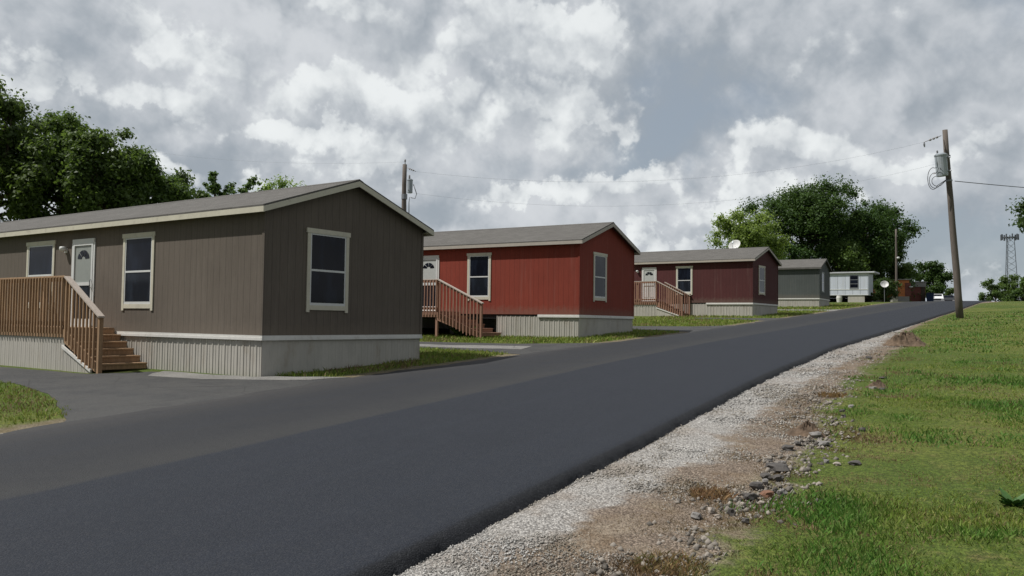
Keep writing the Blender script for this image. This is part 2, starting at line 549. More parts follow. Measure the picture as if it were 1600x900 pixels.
def asphalt_material(name, dark, light, seam=True, patchy=.0):
    m, h, bs, _ = new_mat(name)
    co = obj_co(h)
    agg = h.n('ShaderNodeTexVoronoi'); h.put(agg.inputs['Vector'], co); agg.inputs['Scale'].default_value = 95
    sc_ = h.n('ShaderNodeSeparateColor'); h.put(sc_.inputs[0], agg.outputs['Color'])
    n1 = h.noise(co, 1.1, 5, .6); n2 = h.noise(co, 14, 4, .65)
    if seam:
        uv = h.n('ShaderNodeUVMap', uv_map='zone').outputs[0]
        sp = h.n('ShaderNodeSeparateXYZ'); h.put(sp.inputs[0], uv)
        wob = h.math('MULTIPLY', h.math('SUBTRACT', h.noise(co, .6, 3, .5), .5), .16)
        u = h.math('ADD', sp.outputs[0], wob)
        lane = h.step(u, -3.70, -3.54)                # 1 = the newer near lane
        colr = h.mix(lane, light, dark)
        band = h.math('MULTIPLY', h.step(u, -4.7, -3.75), h.step(u, -3.66, -3.55, 1.0, 0.0))
        colr = h.mix(h.math('MULTIPLY', band, .55), colr, (.047, .0465, .0445))
        # roller streaks along the road
        cb = h.n('ShaderNodeCombineXYZ'); h.put(cb.inputs[0], h.math('MULTIPLY', sp.outputs[0], 2.6)); h.put(cb.inputs[1], h.math('MULTIPLY', sp.outputs[1], .05))
        stn = h.noise(cb.outputs[0], 1.0, 4, .6)
        colr = h.mix(h.math('MULTIPLY', h.step(stn, .48, .66), .28), colr, tuple(x * 1.30 for x in dark))
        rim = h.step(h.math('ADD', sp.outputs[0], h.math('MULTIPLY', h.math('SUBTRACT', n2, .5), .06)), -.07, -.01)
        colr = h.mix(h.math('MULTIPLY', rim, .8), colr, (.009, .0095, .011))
        dust = h.step(h.math('ADD', sp.outputs[0], h.math('MULTIPLY', n2, .5)), -7.0, -5.6, 1.0, 0.0)
        colr = h.mix(h.math('MULTIPLY', dust, .22), colr, (.125, .112, .098))
    else:
        colr = h.mix(h.step(n1, .35, .65), dark, light)
        cr = h.n('ShaderNodeTexVoronoi', feature='DISTANCE_TO_EDGE'); cv = h.vmath('ADD', co, h.vmath('SCALE', h.n('ShaderNodeTexNoise').outputs['Color'], scale=.0))
        h.put(cr.inputs['Vector'], cv); cr.inputs['Scale'].default_value = .55
        crack = h.step(cr.outputs['Distance'], .0, .012, 1.0, 0.0)
        colr = h.mix(h.math('MULTIPLY', crack, .6), colr, tuple(x * .35 for x in dark))
    colr = h.mix(h.math('MULTIPLY', h.math('SUBTRACT', sc_.outputs[0], .5), .9, clamp=True), colr, tuple(min(1, x * 2.0) for x in light))
    colr = h.mix(h.math('MULTIPLY', h.step(agg.outputs['Distance'], .4, .8), .5), colr, tuple(x * .35 for x in dark))
    colr = h.mix(h.math('MULTIPLY', h.step(n1, .5, .7), .22), colr, tuple(x * .72 for x in dark))
    colr = h.mix(h.math('MULTIPLY', h.step(n2, .5, .7), .18), colr, tuple(x * 1.25 for x in light))
    if patchy:
        colr = h.mix(h.math('MULTIPLY', h.step(h.noise(co, .5, 5, .65), .5, .62), patchy), colr, (.24, .23, .21))
    h.put(bs.inputs['Base Color'], colr)
    bs.inputs['Roughness'].default_value = .86; bs.inputs['Specular IOR Level'].default_value = .3
    hh = h.math('ADD', h.math('MULTIPLY', agg.outputs['Distance'], -.6), h.math('MULTIPLY', n2, .5))
    h.put(bs.inputs['Normal'], h.bump(hh, .55, .012))
    return m


M['ground'] = ground_material()
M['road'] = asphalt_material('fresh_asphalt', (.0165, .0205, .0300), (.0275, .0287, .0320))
M['old_asphalt'] = asphalt_material('old_asphalt', (.046, .047, .049), (.074, .073, .071), seam=False)
M['pale_asphalt'] = asphalt_material('pale_concrete_apron', (.165, .160, .152), (.25, .243, .23), seam=False)

# ------------------------------------------------------------------ ground sheet


def build_ground():
    S = np.unique(np.concatenate([np.arange(-60, 2, 4), np.arange(2, 16, .16), np.arange(16, 40, .4), np.arange(40, 130, 2), np.arange(130, 200, 5), np.array([200, 230, 270, 320, 400, 500, 650, 800, 1100])]))
    qs = np.concatenate([np.array([-300, -200, -120, -80, -60, -45, -35, -28, -22, -17, -13, -10, -8, -6, -4.5, -3.2, -2.2, -1.6, -1.2, -1.05]),
                         np.linspace(-1, 0, 6), np.linspace(0, 2, 25)[1:], 2 + np.array([.08, .16, .25, .34, .44, .55, .67, .8, .95, 1.1, 1.3, 1.5, 1.75, 2, 2.3, 2.7, 3.2, 3.8, 4.6, 5.6, 7, 9, 12, 16, 22, 30, 45, 70, 110, 180, 300, 450])])
    SS, QQ = np.meshgrid(S, qs, indexing='ij')
    r, l, wg, wd = tR(SS), tL(SS), WG(SS), WD(SS)
    T = np.where(QQ <= -1, l + (QQ + 1), np.where(QQ <= 0, r + (-QQ) * (l - r), np.where(QQ <= 1, r + QQ * wg, np.where(QQ <= 2, r + wg + (QQ - 1) * (wd - wg), r + wd + (QQ - 2)))))
    Z = G(SS)
    off = np.clip((QQ - .05) * 3, 0, 1)
    near = np.clip(1 - (SS - 20) / 40, .15, 1)
    Z = Z + off * near * ((fbm(SS * 1.3, T * 1.3, 3) - .5) * .05 + (fbm(SS * 5, T * 5, 2) - .5) * .02)
    Z = np.where((QQ > 2) & (QQ < 200), Z + np.clip((QQ - 2) * .02, 0, .07), Z)
    Z = np.where((QQ <= .1) & (QQ > -.02), Z - .005, Z)
    Z = np.where((QQ > -.99) & (QQ < -.02), Z - .06, Z)
    X, Y = st2xy(SS, T)
    V = np.stack([X, Y, Z], -1).reshape(-1, 3)
    ni, nj = SS.shape
    idx = np.arange(ni * nj).reshape(ni, nj)
    Fq = np.stack([idx[:-1, :-1], idx[:-1, 1:], idx[1:, 1:], idx[1:, :-1]], -1).reshape(-1, 4)[:, ::-1]
    o = np_mesh('ground', V, 4, M['ground'], faces=Fq)
    me = o.data
    uvl = me.uv_layers.new(name='zone')
    vi = np.empty(len(me.loops), np.int32); me.loops.foreach_get('vertex_index', vi)
    UV = np.stack([QQ.ravel()[vi], SS.ravel()[vi]], -1).astype(np.float32)
    uvl.data.foreach_set('uv', UV.ravel())
    for p in me.polygons: p.use_smooth = True
    tag(o, 'sloping lawn and roadside ground under the whole scene', 'ground', kind='structure')


def build_road():
    S = np.unique(np.concatenate([np.arange(-60, 3, 2), np.arange(3, 20, .12), np.arange(20, 50, .35), np.arange(50, 140, 2), np.arange(140, 330, 5)]))
    rag = (fbm(S * .8, S * 0 + 5, 3) - .5) * .07 + (fbm(S * 11, S * 0 + 9, 2) - .5) * .035
    ragl = (fbm(S * 1.3, S * 0 + 51, 3) - .5) * .30
    r = tR(S); l = tL(S)
    cols = []
    T = []; Zo = []; U = []
    # left skirt, left edge, inner columns, crown, right edge, rounded drop
    edge_r = r + rag
    for fr, dz in ((None, 'l0'), (None, 'l1'), (.06, .035), (.25, .060), (.47, .085), (.53, .090), (.75, .092), (.95, .092), (.985, .090), (None, 'r1'), (None, 'r2'), (None, 'r3')):
        if dz == 'l0': t = l - .03 + ragl; z = -.03
        elif dz == 'l1': t = l + ragl; z = .014
        elif dz == 'r1': t = edge_r - .03; z = .084
        elif dz == 'r2': t = edge_r + .035 + (fbm(S * 20, S * 0 + 2, 2) - .5) * .03; z = .045
        elif dz == 'r3': t = edge_r + .085 + (fbm(S * 14, S * 0 + 3, 2) - .5) * .08; z = -.03
        else: t = l + fr * (edge_r - .02 - l); z = dz
        T.append(t); Zo.append(np.full_like(S, z)); U.append(t - r)
    T = np.stack(T, 1); Zo = np.stack(Zo, 1); U = np.stack(U, 1)
    SS = np.repeat(S[:, None], T.shape[1], 1)
    Z = G(SS) + Zo
    X, Y = st2xy(SS, T)
    V = np.stack([X, Y, Z], -1).reshape(-1, 3)
    ni, nj = SS.shape
    idx = np.arange(ni * nj).reshape(ni, nj)
    Fq = np.stack([idx[:-1, :-1], idx[:-1, 1:], idx[1:, 1:], idx[1:, :-1]], -1).reshape(-1, 4)[:, ::-1]
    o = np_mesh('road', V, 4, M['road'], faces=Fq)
    me = o.data
    uvl = me.uv_layers.new(name='zone')
    vi = np.empty(len(me.loops), np.int32); me.loops.foreach_get('vertex_index', vi)
    uvl.data.foreach_set('uv', np.stack([U.ravel()[vi], SS.ravel()[vi]], -1).astype(np.float32).ravel())
    for p in me.polygons: p.use_smooth = True
    tag(o, 'freshly paved black asphalt road climbing past the homes', 'road', kind='structure')


def slab(name, poly, mat, lift, label, sub=.5):
    """a paved patch that follows the slope: polygon in (s, t), filled with a fine fan of strips"""
    # resample outline with ragged edge, then triangulate by a grid clip through bmesh
    import bmesh
    pts = []
    n = len(poly)
    for i in range(n):
        a = np.array(poly[i]); b = np.array(poly[(i + 1) % n])
        k = max(2, int(np.linalg.norm(b - a) / sub))
        for j in range(k):
            p = a + (b - a) * j / k
            w = (fbm(np.array([p[0] * 1.7]), np.array([p[1] * 1.7]), 3)[0] - .5) * .35
            nrm = np.array([-(b - a)[1], (b - a)[0]]); nrm = nrm / np.linalg.norm(nrm)
            pts.append(p + nrm * w)
    bm = bmesh.new()
    top = []
    bot = []
    for p in pts:
        x, y = st2xy(p[0], p[1]); z = float(G(p[0]))
        top.append(bm.verts.new((x, y, z + lift))); bot.append(bm.verts.new((x, y, z - .06)))
    f = bm.faces.new(top)
    m = len(pts)
    for i in range(m):
        bm.faces.new((top[i], bot[i], bot[(i + 1) % m], top[(i + 1) % m]))
    bmesh.ops.recalc_face_normals(bm, faces=bm.faces)
    bmesh.ops.triangulate(bm, faces=[f])
    me = bpy.data.meshes.new(name); bm.to_mesh(me); bm.free()
    o = link_mesh(name, me, mat)
    tag(o, label, 'driveway', kind='structure')


build_ground()
build_road()
slab('driveway', [(6.1, -10.6), (7.05, -12.1), (7.9, -14.3), (8.6, -16.6), (8.8, -32), (10.6, -32), (10.4, -17), (11.3, -16.2), (11.45, -13.2), (12.0, -12.3), (12.4, -11.0)], M['old_asphalt'], .010,
     'grey asphalt driveway in front of the brown home and its wooden steps')
slab('concrete_apron', [(10.7, -15.4), (11.45, -16.0), (11.50, -13.2), (11.85, -12.4), (12.3, -11.35), (11.6, -11.7), (11.1, -12.6), (10.8, -13.8)], M['pale_asphalt'], .018,
     'pale concrete strip along the skirting of the brown home')
slab('driveway', [(18.7, -11.0), (19.2, -12.4), (19.7, -15), (19.9, -34), (22.1, -34), (22.1, -17), (22.5, -13.6), (23.6, -11.6), (24.4, -11.0)], M['old_asphalt'], .010,
     'grey asphalt driveway between the brown home and the red home')
slab('concrete_apron', [(20.1, -15), (20.2, -22), (21.0, -22), (21.0, -15), (21.6, -12.6), (20.3, -12.2)], M['pale_asphalt'], .018,
     'worn pale track on the driveway before the red home')
slab('driveway', [(31.0, -10.7), (32.0, -12.4), (32.6, -15), (32.8, -34), (35.4, -34), (35.2, -15), (35.6, -12.6), (37.2, -10.9)], M['old_asphalt'], .010,
     'grey asphalt driveway beyond the red home')
slab('driveway', [(42.6, -10.9), (43.8, -12.6), (44.4, -16), (46.2, -16), (46.4, -12.6), (47.2, -10.9)], M['old_asphalt'], .010,
     'short asphalt parking pad before the maroon home')
slab('driveway', [(61.0, -11.1), (61.8, -12.4), (62.0, -30), (64.6, -30), (64.8, -12.4), (66.2, -11.2)], M['pale_asphalt'], .012,
     'pale concrete driveway between the maroon and the grey home')

# ------------------------------------------------------------------ mobile homes
HOUSES = {1: (np.array([-5.008, 16.681, -.3357 + CAMZ]), 34.45), 2: (np.array([2.3486, 28.918, .2858 + CAMZ]), 31.03),
          3: (np.array([14.274, 49.102, 1.334 + CAMZ]), 34.7), 4: (np.array([25.999, 70.065, 2.3646 + CAMZ]), 30.6)}
W = 4.88
HW = 2.515


def frame_of(h):
    A, a = HOUSES[h]
    zg = gz(A[0], A[1])
    return Vector((A[0], A[1], zg)), R(90 - a), A[2] - zg       # base point, z rotation, siding height above ground


def corrugated(mb, p0, p1, z0, z1, out, pitch=.203, depth=.014):
    """ribbed vinyl sheet between two plan points; out = outward normal (2-d)"""
    p0 = np.array(p0, float); p1 = np.array(p1, float); out = np.array(out, float)
    L = np.linalg.norm(p1 - p0); d = (p1 - p0) / L
    n = max(1, round(L / pitch)); w = L / n
    prof = []
    for i in range(n):
        for fr, o in ((0.0, 0.0), (.06, -1), (.36, -1), (.41, -.4), (.46, -1), (.80, -1), (.86, 0.0)):
            prof.append((i * w + fr * w, o * depth))
    prof.append((L, 0.0))
    vs = []
    z0f = z0 if callable(z0) else (lambda t: z0)
    z1f = z1 if callable(z1) else (lambda t: z1)
    for a, o in prof:
        q = p0 + d * a + out * o
        vs.append((q[0], q[1], z0f(a))); vs.append((q[0], q[1], z1f(a)))
    # thickness behind
    m = len(prof)
    fs = [(2 * i, 2 * i + 2, 2 * i + 3, 2 * i + 1) for i in range(m - 1)]
    b = len(vs)
    for a, o in prof:
        q = p0 + d * a - out * (depth + .012)
        vs.append((q[0], q[1], z0f(a))); vs.append((q[0], q[1], z1f(a)))
    fs += [(b + 2 * i, b + 2 * i + 1, b + 2 * i + 3, b + 2 * i + 2) for i in range(m - 1)]
    fs += [(2 * i + 1, 2 * i + 3, b + 2 * i + 3, b + 2 * i + 1) for i in range(m - 1)]
    mb.add(vs, fs)


def window(parent, wall, c0, c1, z0, z1, trim, screen_low=True):
    """wall 's': plane x=0 facing -x, c along y; 'g': plane y=0 facing -y, c along x"""
    def P(c, o, z): return (-o, c, z) if wall == 's' else (c, -o, z)

    def bx(mb, ca, cb, oa, ob, za, zb):
        a = P(ca, oa, za); b = P(cb, ob, zb)
        mb.box(min(a[0], b[0]), max(a[0], b[0]), min(a[1], b[1]), max(a[1], b[1]), min(a[2], b[2]), max(a[2], b[2]))
    t = .085
    mb = MB()
    bx(mb, c0 - .03, c1 + .03, .003, .034, z1 - .10, z1)              # head, longer than the jambs
    bx(mb, c0, c0 + t, .003, .026, z0, z1 - .10)                     # jambs run below the sill board
    bx(mb, c1 - t, c1, .003, .026, z0, z1 - .10)
    bx(mb, c0 + t, c1 - t, .003, .024, z0 + .05, z0 + .15)
    w = mb.build('window', trim, parent)
    i0, i1, j0, j1 = c0 + t, c1 - t, z0 + .15, z1 - .10
    zm = (j0 + j1) / 2 - .02
    mb = MB()
    f = .035
    bx(mb, i0, i0 + f, .001, .018, j0, j1); bx(mb, i1 - f, i1, .001, .018, j0, j1)
    bx(mb, i0 + f, i1 - f, .001, .018, j0, j0 + f + .02); bx(mb, i0 + f, i1 - f, .001, .018, j1 - f, j1)
    bx(mb, i0 + f, i1 - f, .001, .021, zm - .022, zm + .022)
    mb.build('sash', M['vinyl'], w)
    for k, (a, b) in enumerate(((j0 + f + .02, zm - .022), (zm + .022, j1 - f))):
        mb = MB(); bx(mb, i0 + f, i1 - f, .001, .006, a, b)
        mb.build('pane', M['screen'] if (k == 0 and screen_low) else M['glass'], w)
    return w


def door(parent, c0, c1, z0, z1, trim, mid_rail=True, lower='glass'):
    """storm door on the long wall; c along y"""
    def bx(mb, ca, cb, oa, ob, za, zb): mb.box(-ob, -oa, ca, cb, za, zb)
    mb = MB(); t = .07
    bx(mb, c0 - .05, c1 + .05, .003, .032, z1, z1 + .10)
    bx(mb, c0 - t, c0, .003, .028, z0, z1); bx(mb, c1, c1 + t, .003, .028, z0, z1)
    bx(mb, c0 - t, c1 + t, .003, .045, z0 - .05, z0)
    d = mb.build('door', trim, parent)
    f = .065
    zm = z0 + (z1 - z0) * .50
    mb = MB()
    bx(mb, c0, c0 + f, .012, .038, z0, z1); bx(mb, c1 - f, c1, .012, .038, z0, z1)
    bx(mb, c0 + f, c1 - f, .012, .038, z0, z0 + .16); bx(mb, c0 + f, c1 - f, .012, .038, z1 - f, z1)
    bx(mb, c0 + f, c1 - f, .012, .040, zm - .04, zm + .04)
    mb.build('storm_frame', M['vinyl'], d)
    mb = MB(); bx(mb, c0 + f, c1 - f, .002, .012, z0, z1)
    mb.build('door_leaf', M['door_grey'] if trim is M['vinyl'] else M['door'], d)
    # raised panels on the leaf
    if lower == 'glass':
        mb = MB(); bx(mb, c0 + f, c1 - f, .0125, .018, z0 + .16, zm - .04)
        mb.build('storm_pane', M['screen'], d)
    else:
        mb = MB(); cm = (c0 + c1) / 2
        for a, b in ((c0 + f + .06, cm - .04), (cm + .04, c1 - f - .06)):
            bx(mb, a, b, .0125, .020, z0 + .25, zm - .12)
        mb.build('door_panel', M['vinyl'], d)
    # fanlight: five wedge panes of a half round window
    cm = (c0 + c1) / 2; zb = z1 - .40; ro, ri = .27, .085
    for k in range(4):
        a0 = math.pi * k / 4 + .06; a1 = math.pi * (k + 1) / 4 - .06
        poly = []
        for a in np.linspace(a0, a1, 5): poly.append((cm + ro * math.cos(a), zb + ro * math.sin(a) * .82))
        for a in np.linspace(a1, a0, 3): poly.append((cm + ri * math.cos(a), zb + ri * math.sin(a) * .82))
        MB().prism(poly, 'x', -.019, -.013).build('fanlight_pane', M['glass'], d)
    MB().tube([(-.045, c0 + f * .5, zm - .1), (-.075, c0 + f * .5, zm - .08), (-.075, c0 + f * .5, zm + .08), (-.045, c0 + f * .5, zm + .1)], .011, 6).build('handle', M['steel'], d)
    return d


def wall_lamp(parent, y, z):
    mb = MB()
    mb.box(-.03, -.002, y - .06, y + .06, z - .08, z + .04)
    l = mb.build('wall_lamp', M['vinyl'], parent, bevel=.008)
    MB().lathe([(.02, .06), (.075, .05), (.085, 0), (.07, -.05), (.03, -.07), (.0, -.07)], 12, (-.10, y, z + .02)).build('lamp_shade', M['vinyl'], l, smooth=True)
    return l


def home(h, L, siding, trim, label, windows_side, windows_gable, door_at=None, lamp_at=None, skirt_to=None, trim_to=None, door_lower='glass', fascia=None):
    base, rz, sk = frame_of(h)
    root = empty('mobile_home', base, rz)
    tag(root, label, 'house', 'mobile homes in a row along the road')
    z0, z1 = sk, sk + HW
    ov, rk = .20, .19                     # eave and rake overhang
    slope = .333
    zp = sk + 3.50                        # ridge top
    ze = zp - (W / 2 + ov) * slope
    th = .035
    # walls: one closed shell with gable ends (walls stop under the roof sheet)
    def under(x): return zp - abs(x - W / 2) * slope - th - .012
    poly = [(0, z0), (W, z0), (W, under(W)), (W / 2, under(W / 2)), (0, under(0))]
    MB().prism(poly, 'y', 0, L).build('wall', siding, root)
    # corner boards of the siding colour
    for (xa, xb, ya, yb) in ((-.014, .06, -.014, -.002), (-.014, -.002, -.002, .06), (W - .06, W + .014, -.014, -.002), (W + .002, W + .014, -.002, .06)):
        MB().box(xa, xb, ya, yb, z0 + .002, z0 + HW + .02).build('corner_board', siding, root)
    # roof: two sheets with thickness
    mb = MB()
    for sgn in (-1, 1):
        xe = W / 2 + sgn * (W / 2 + ov)
        ro = []
        for (x, z) in ((W / 2, zp), (xe, ze)):
            for dz in (0, -th): ro.append((x, z + dz))
        a, b, c, d = ro
        mb.prism([a, c, d, b], 'y', -rk, L + rk)
    rf = mb.build('roof', M['shingle'], root)
    # ridge cap
    mb = MB(); mb.prism([(W / 2 - .14, zp - .14 * slope + .004), (W / 2, zp + .012), (W / 2 + .14, zp - .14 * slope + .004), (W / 2, zp - .02)], 'y', -rk - .004, L + rk + .004)
    mb.build('ridge_cap', M['shingle'], rf)
    # fascia boards under the eaves, rakes up the gables
    fc = fascia or trim
    mb = MB()
    fh = .115
    for sgn in (-1, 1):
        xe = W / 2 + sgn * (W / 2 + ov)
        mb.box(min(xe, xe - sgn * .03) + sgn * .0, max(xe, xe - sgn * .03), -rk + .002, L + rk - .002, ze - th - fh, ze - th - .002)
    mb.build('fascia', fc, rf)
    for y0, y1 in ((-rk + .0, -rk + .03), (L + rk - .03, L + rk)):
        mb = MB()
        for sgn in (-1, 1):
            xe = W / 2 + sgn * (W / 2 + ov - .004)
            pts = [(W / 2, zp - th - .003), (xe, ze - th - .003), (xe, ze - th - fh - .003), (W / 2, zp - th - fh - .012)]
            mb.prism(pts, 'y', y0 - .012, y1 - .012)
        mb.build('rake_board', fc, rf)
    # soffit under the eaves
    mb = MB()
    mb.box(-ov + .032, -.003, -rk + .032, L + rk - .032, ze - th - .06, ze - th - .045)
    mb.box(W + .003, W + ov - .032, -rk + .032, L + rk - .032, ze - th - .06, ze - th - .045)
    mb.build('soffit', trim, rf)
    # skirting: ribbed sheets round the base
    st_ = skirt_to or L
    mb = MB()
    zt = z0 - .06
    ins = .026
    corrugated(mb, (ins, ins), (ins, st_), -.12, zt, (-1, 0))
    corrugated(mb, (W - ins, ins), (ins, ins), -.12, zt, (0, -1), depth=.005)
    corrugated(mb, (W - ins, L), (W - ins, ins), -.12, zt, (1, 0))
    corrugated(mb, (ins, L - ins), (W - ins, L - ins), -.12, zt, (0, 1))
    skp = mb.build('skirting', M['skirt'], root)
    mb = MB()
    tt = trim_to or st_
    for (o, za, zb) in ((.022, z0 - .10, z0 - .045), (.012, z0 - .045, z0 - .001)):
        mb.box(-o, ins - .003, -o, tt, za, zb)
        mb.box(ins + .001, W + o, -o, ins - .003, za, zb)
    mb.build('skirting_trim', M['white_trim'], skp)
    mb = MB(); mb.box(.06, W - .06, .07, L - .07, z0 - .16, z0 - .004)
    mb.build('belly_board', M['belly'], root)
    if st_ < L:
        for y in (st_ + .5, st_ + 2.6, st_ + 4.8):
            mb = MB()
            for k in range(4): mb.box(1.0, 1.4, y, y + .2, -.1 + k * .205, .10 + k * .205)
            mb.build('pier', M['block'], root)
    for c0, c1 in windows_side: window(root, 's', c0, c1, z0 + .49, z0 + 2.29, trim)
    for c0, c1 in windows_gable: window(root, 'g', c0, c1, z0 + .49, z0 + 2.29, trim, screen_low=False)
    if door_at: door(root, door_at[0], door_at[1], z0 + .12, z0 + 2.16, M['white_trim'] if h != 1 else M['vinyl'], lower=door_lower)
    if lamp_at: wall_lamp(root, lamp_at, z0 + 2.02)
    return root, sk


def porch(h, y0, y1, w, zf, zr, yend, sk, wood, label, skirted=True, inner_rail=False, cap=None, ngap=.132, far_rail=True, front_trim=True):
    """deck from y0..y1 along the long wall (x from -w to 0); steps run down from y0 to yend.
    heights zf (floor) and zr (rail top) are above the bottom of the siding"""
    base, rz, _ = frame_of(h)
    rot = Matrix.Rotation(rz, 3, 'Z')
    off = rot @ Vector((0, yend, 0))
    root = empty('wooden_porch', base + off, rz)
    root.location.z = gz(root.location.x, root.location.y)
    dz0 = base.z - root.location.z
    tag(root, label, 'porch', 'porches with steps at the long walls of the homes')
    Y0, Y1 = y0 - yend, y1 - yend
    F = sk + zf + dz0; T = sk + zr + dz0
    cap = cap or wood
    g0 = -.04
    xo = -w                                            # outer face
    # floor boards run along y
    mb = MB(); n = int(w / .142)
    for i in range(n):
        a = -w + .01 + i * (w - .05) / n
        mb.box(a, a + (w - .05) / n - .008, Y0, Y1, F - .036, F)
    mb.build('deck', wood, root)
    mb = MB()
    mb.box(xo, xo + .038, Y0, Y1, F - .22, F - .038)
    mb.box(xo + .04, -.04, Y0, Y0 + .038, F - .22, F - .038); mb.box(xo + .04, -.04, Y1 - .038, Y1, F - .22, F - .038)
    mb.build('rim_joist', wood, root)
    # posts
    px = [(xo + .055, Y0 + .05), (xo + .055, (Y0 + Y1) / 2), (xo + .055, Y1 - .05), (-.10, Y1 - .05)]
    me = None
    for (x, y) in px:
        mb = MB(); mb.box(x - .045, x + .045, y - .045, y + .045, (F - .20) if skirted else g0 - .05, T - .04)
        mb.build('post', wood, root)
    # front railing
    rail = empty('railing', (0, 0, 0)); rail.parent = root
    mb = MB(); mb.box(xo - .05, xo + .09, Y0 - .03, Y1 + .03, T - .038, T); mb.build('top_rail', cap, rail, bevel=.004)
    mb = MB(); mb.box(xo - .038, xo - .002, Y0 + .0, Y1, T - .13, T - .04); mb.build('upper_rail', wood, rail)
    mb = MB(); mb.box(xo - .038, xo - .002, Y0 + .0, Y1, F + .05, F + .14); mb.build('lower_rail', wood, rail)
    mb = MB(); mb.box(-.019, .019, -.019, .019, F - .14, T - .042)
    bme = None
    y = Y0 + .02
    while y < Y1 + .01:
        if bme is None:
            b = mb.build('baluster', wood, rail, bevel=.003); bme = b.data
        else: b = link_mesh('baluster', bme, None, rail)
        b.location = (xo - .060, y, 0)
        y += ngap
    if far_rail:
        fr_ = empty('railing', (0, 0, 0)); fr_.parent = root
        mb = MB(); mb.box(xo + .10, -.03, Y1 - .03, Y1 + .11, T - .038, T); mb.build('top_rail', M['wood_grey'], fr_, bevel=.004)
        x = xo + .16
        while x < -.05:
            b = link_mesh('baluster', bme, None, fr_); b.location = (x, Y1 + .02, 0); x += ngap
    # steps
    run = Y0 / 5.0 * .97
    nst = 5
    rise = (F - .0) / (nst + 1)
    for k in range(nst):
        yb = Y0 - run * (k + 1)
        zt = F - rise * (k + 1)
        mb = MB(); mb.box(xo + .045, -.05, yb - .025, yb + run * .5 - .004, zt - .038, zt); mb.box(xo + .045, -.05, yb + run * .5 + .004, yb + run - .002, zt - .038, zt)
        tr = mb.build('tread', wood, root, bevel=.004)
        mb = MB(); mb.box(xo + .045, -.05, yb + .004, yb + .024, max(zt - rise + .006, .02), zt - .040)
        mb.build('riser', wood, tr)
    mb = MB(); mb.box(xo + .045, -.05, Y0 - .024, Y0 - .003, F - rise + .004, F - .04); mb.build('riser', wood, root)
    for x0 in (xo + .003,):
        mb = MB()
        mb.prism([(Y0, F - .04), (Y0, F - .34), (.10, -.02), (-.02, -.02), (-.02, rise * .85)], 'x', x0, x0 + .038)
        mb.build('stringer', wood, root)
    # stair rail
    zb = T - (F)                                         # rail height above the steps
    sr_list = [xo] + ([-.09] if inner_rail else [])
    for xr in sr_list:
        sr = empty('stair_rail', (0, 0, 0)); sr.parent = root
        ya, yb_ = Y0 - .03, .02
        za, zc = T, F - rise * (nst + 1) + zb + rise * .55
        sl = (za - zc) / (ya - yb_)
        zl = lambda y: zc + (y - yb_) * sl
        mb = MB()
        vs = []
        for z_o in (-.045, -.008):
            for y in (yb_ - .10, ya):
                for x in (xr - .06, xr + .085): vs.append((x, y, zl(y) + z_o))
        mb.hexa(vs)
        mb.build('handrail', M['wood_grey'] if xr == xo else cap, sr)
        mb = MB(); mb.box(xr + .0, xr + .09, -.03, .06, g0 - .05, zl(.0) - .05); mb.build('newel_post', wood, sr)
        y = .12; 
        while y < ya - .05:
            zbot = max(.05, F - .30 - (ya - y) * (F / (Y0)) * 1.0 + .06)
            mb = MB(); mb.box(xr - .052, xr - .014, y - .019, y + .019, zbot, zl(y) - .048)
            mb.build('baluster', wood, sr); y += ngap * 1.12
        mb = MB(); vs = []
        for z_o in (-.13, -.05):
            for y in (.065, ya):
                for x in (xr - .012, xr + .012): vs.append((x, y, zl(y) + z_o))
        mb.hexa(vs); mb.build('upper_rail', wood, sr)
    if skirted:
        mb = MB()
        corrugated(mb, (xo + .02, Y0), (xo + .02, Y1), -.12, F - .225, (-1, 0), depth=.006 if h == 1 else .018)
        corrugated(mb, (xo + .05, Y1 - .01), (-.05, Y1 - .01), -.12, F - .225, (0, 1))
        corrugated(mb, (xo - .012, .20), (xo - .012, Y0), -.12, lambda a: max(-.11, (F - .42) * a / (Y0 - .20)), (-1, 0), pitch=.16, depth=.006)
        sp = mb.build('skirting', M['skirt'], root)
        vs = []
        for z_o in (-.03, .035):
            for (y, z) in ((.20, 0.0), (Y0, F - .42)):
                for x in (xo + .005, xo + .045): vs.append((x - .055, y, z + z_o))
        mb = MB(); mb.hexa(vs); mb.build('skirting_trim', M['white_trim'], sp)
    return root


home(1, 17.5, M['taupe'], M['cream'], 'taupe brown mobile home with cream window trim, nearest on the left beside the road',
     [(3.80, 5.06), (8.22, 9.66)], [(1.12, 2.33)], (6.36, 7.28), 7.66)
_, SK1 = frame_of(1)[1:], frame_of(1)[2]
porch(1, 5.28, 8.50, 1.22, .08, 1.25, 3.86, frame_of(1)[2], M['wood'], 'brown timber porch and steps with bleached handrail in front of the taupe home')
home(2, 17.5, M['red'], M['cream'], 'bright red mobile home with cream trim standing behind the taupe home',
     [(3.66, 4.71)], [(1.12, 2.25)], (6.10, 6.98), None, skirt_to=3.40, trim_to=1.65, fascia=M['tan_trim'])
porch(2, 4.98, 8.0, 1.52, .08, 1.25, 3.10, frame_of(2)[2], M['wood_red'], 'reddish timber porch and steps with open dark underside at the bright red home', skirted=False, cap=M['wood_grey'])
home(3, 17.5, M['maroon'], M['cream'], 'dark maroon mobile home with satellite dish on its roof, beyond the bright red one',
     [(3.78, 4.86)], [(1.06, 2.24)], (6.26, 7.14), 7.50, trim_to=2.9, door_lower='panel', fascia=M['tan_trim'])
porch(3, 5.62, 8.3, 1.22, .08, 1.33, 3.95, frame_of(3)[2], M['wood_red'], 'pale railed timber porch with two handrails and beige skirting at the maroon home', inner_rail=True, cap=M['wood_grey'])
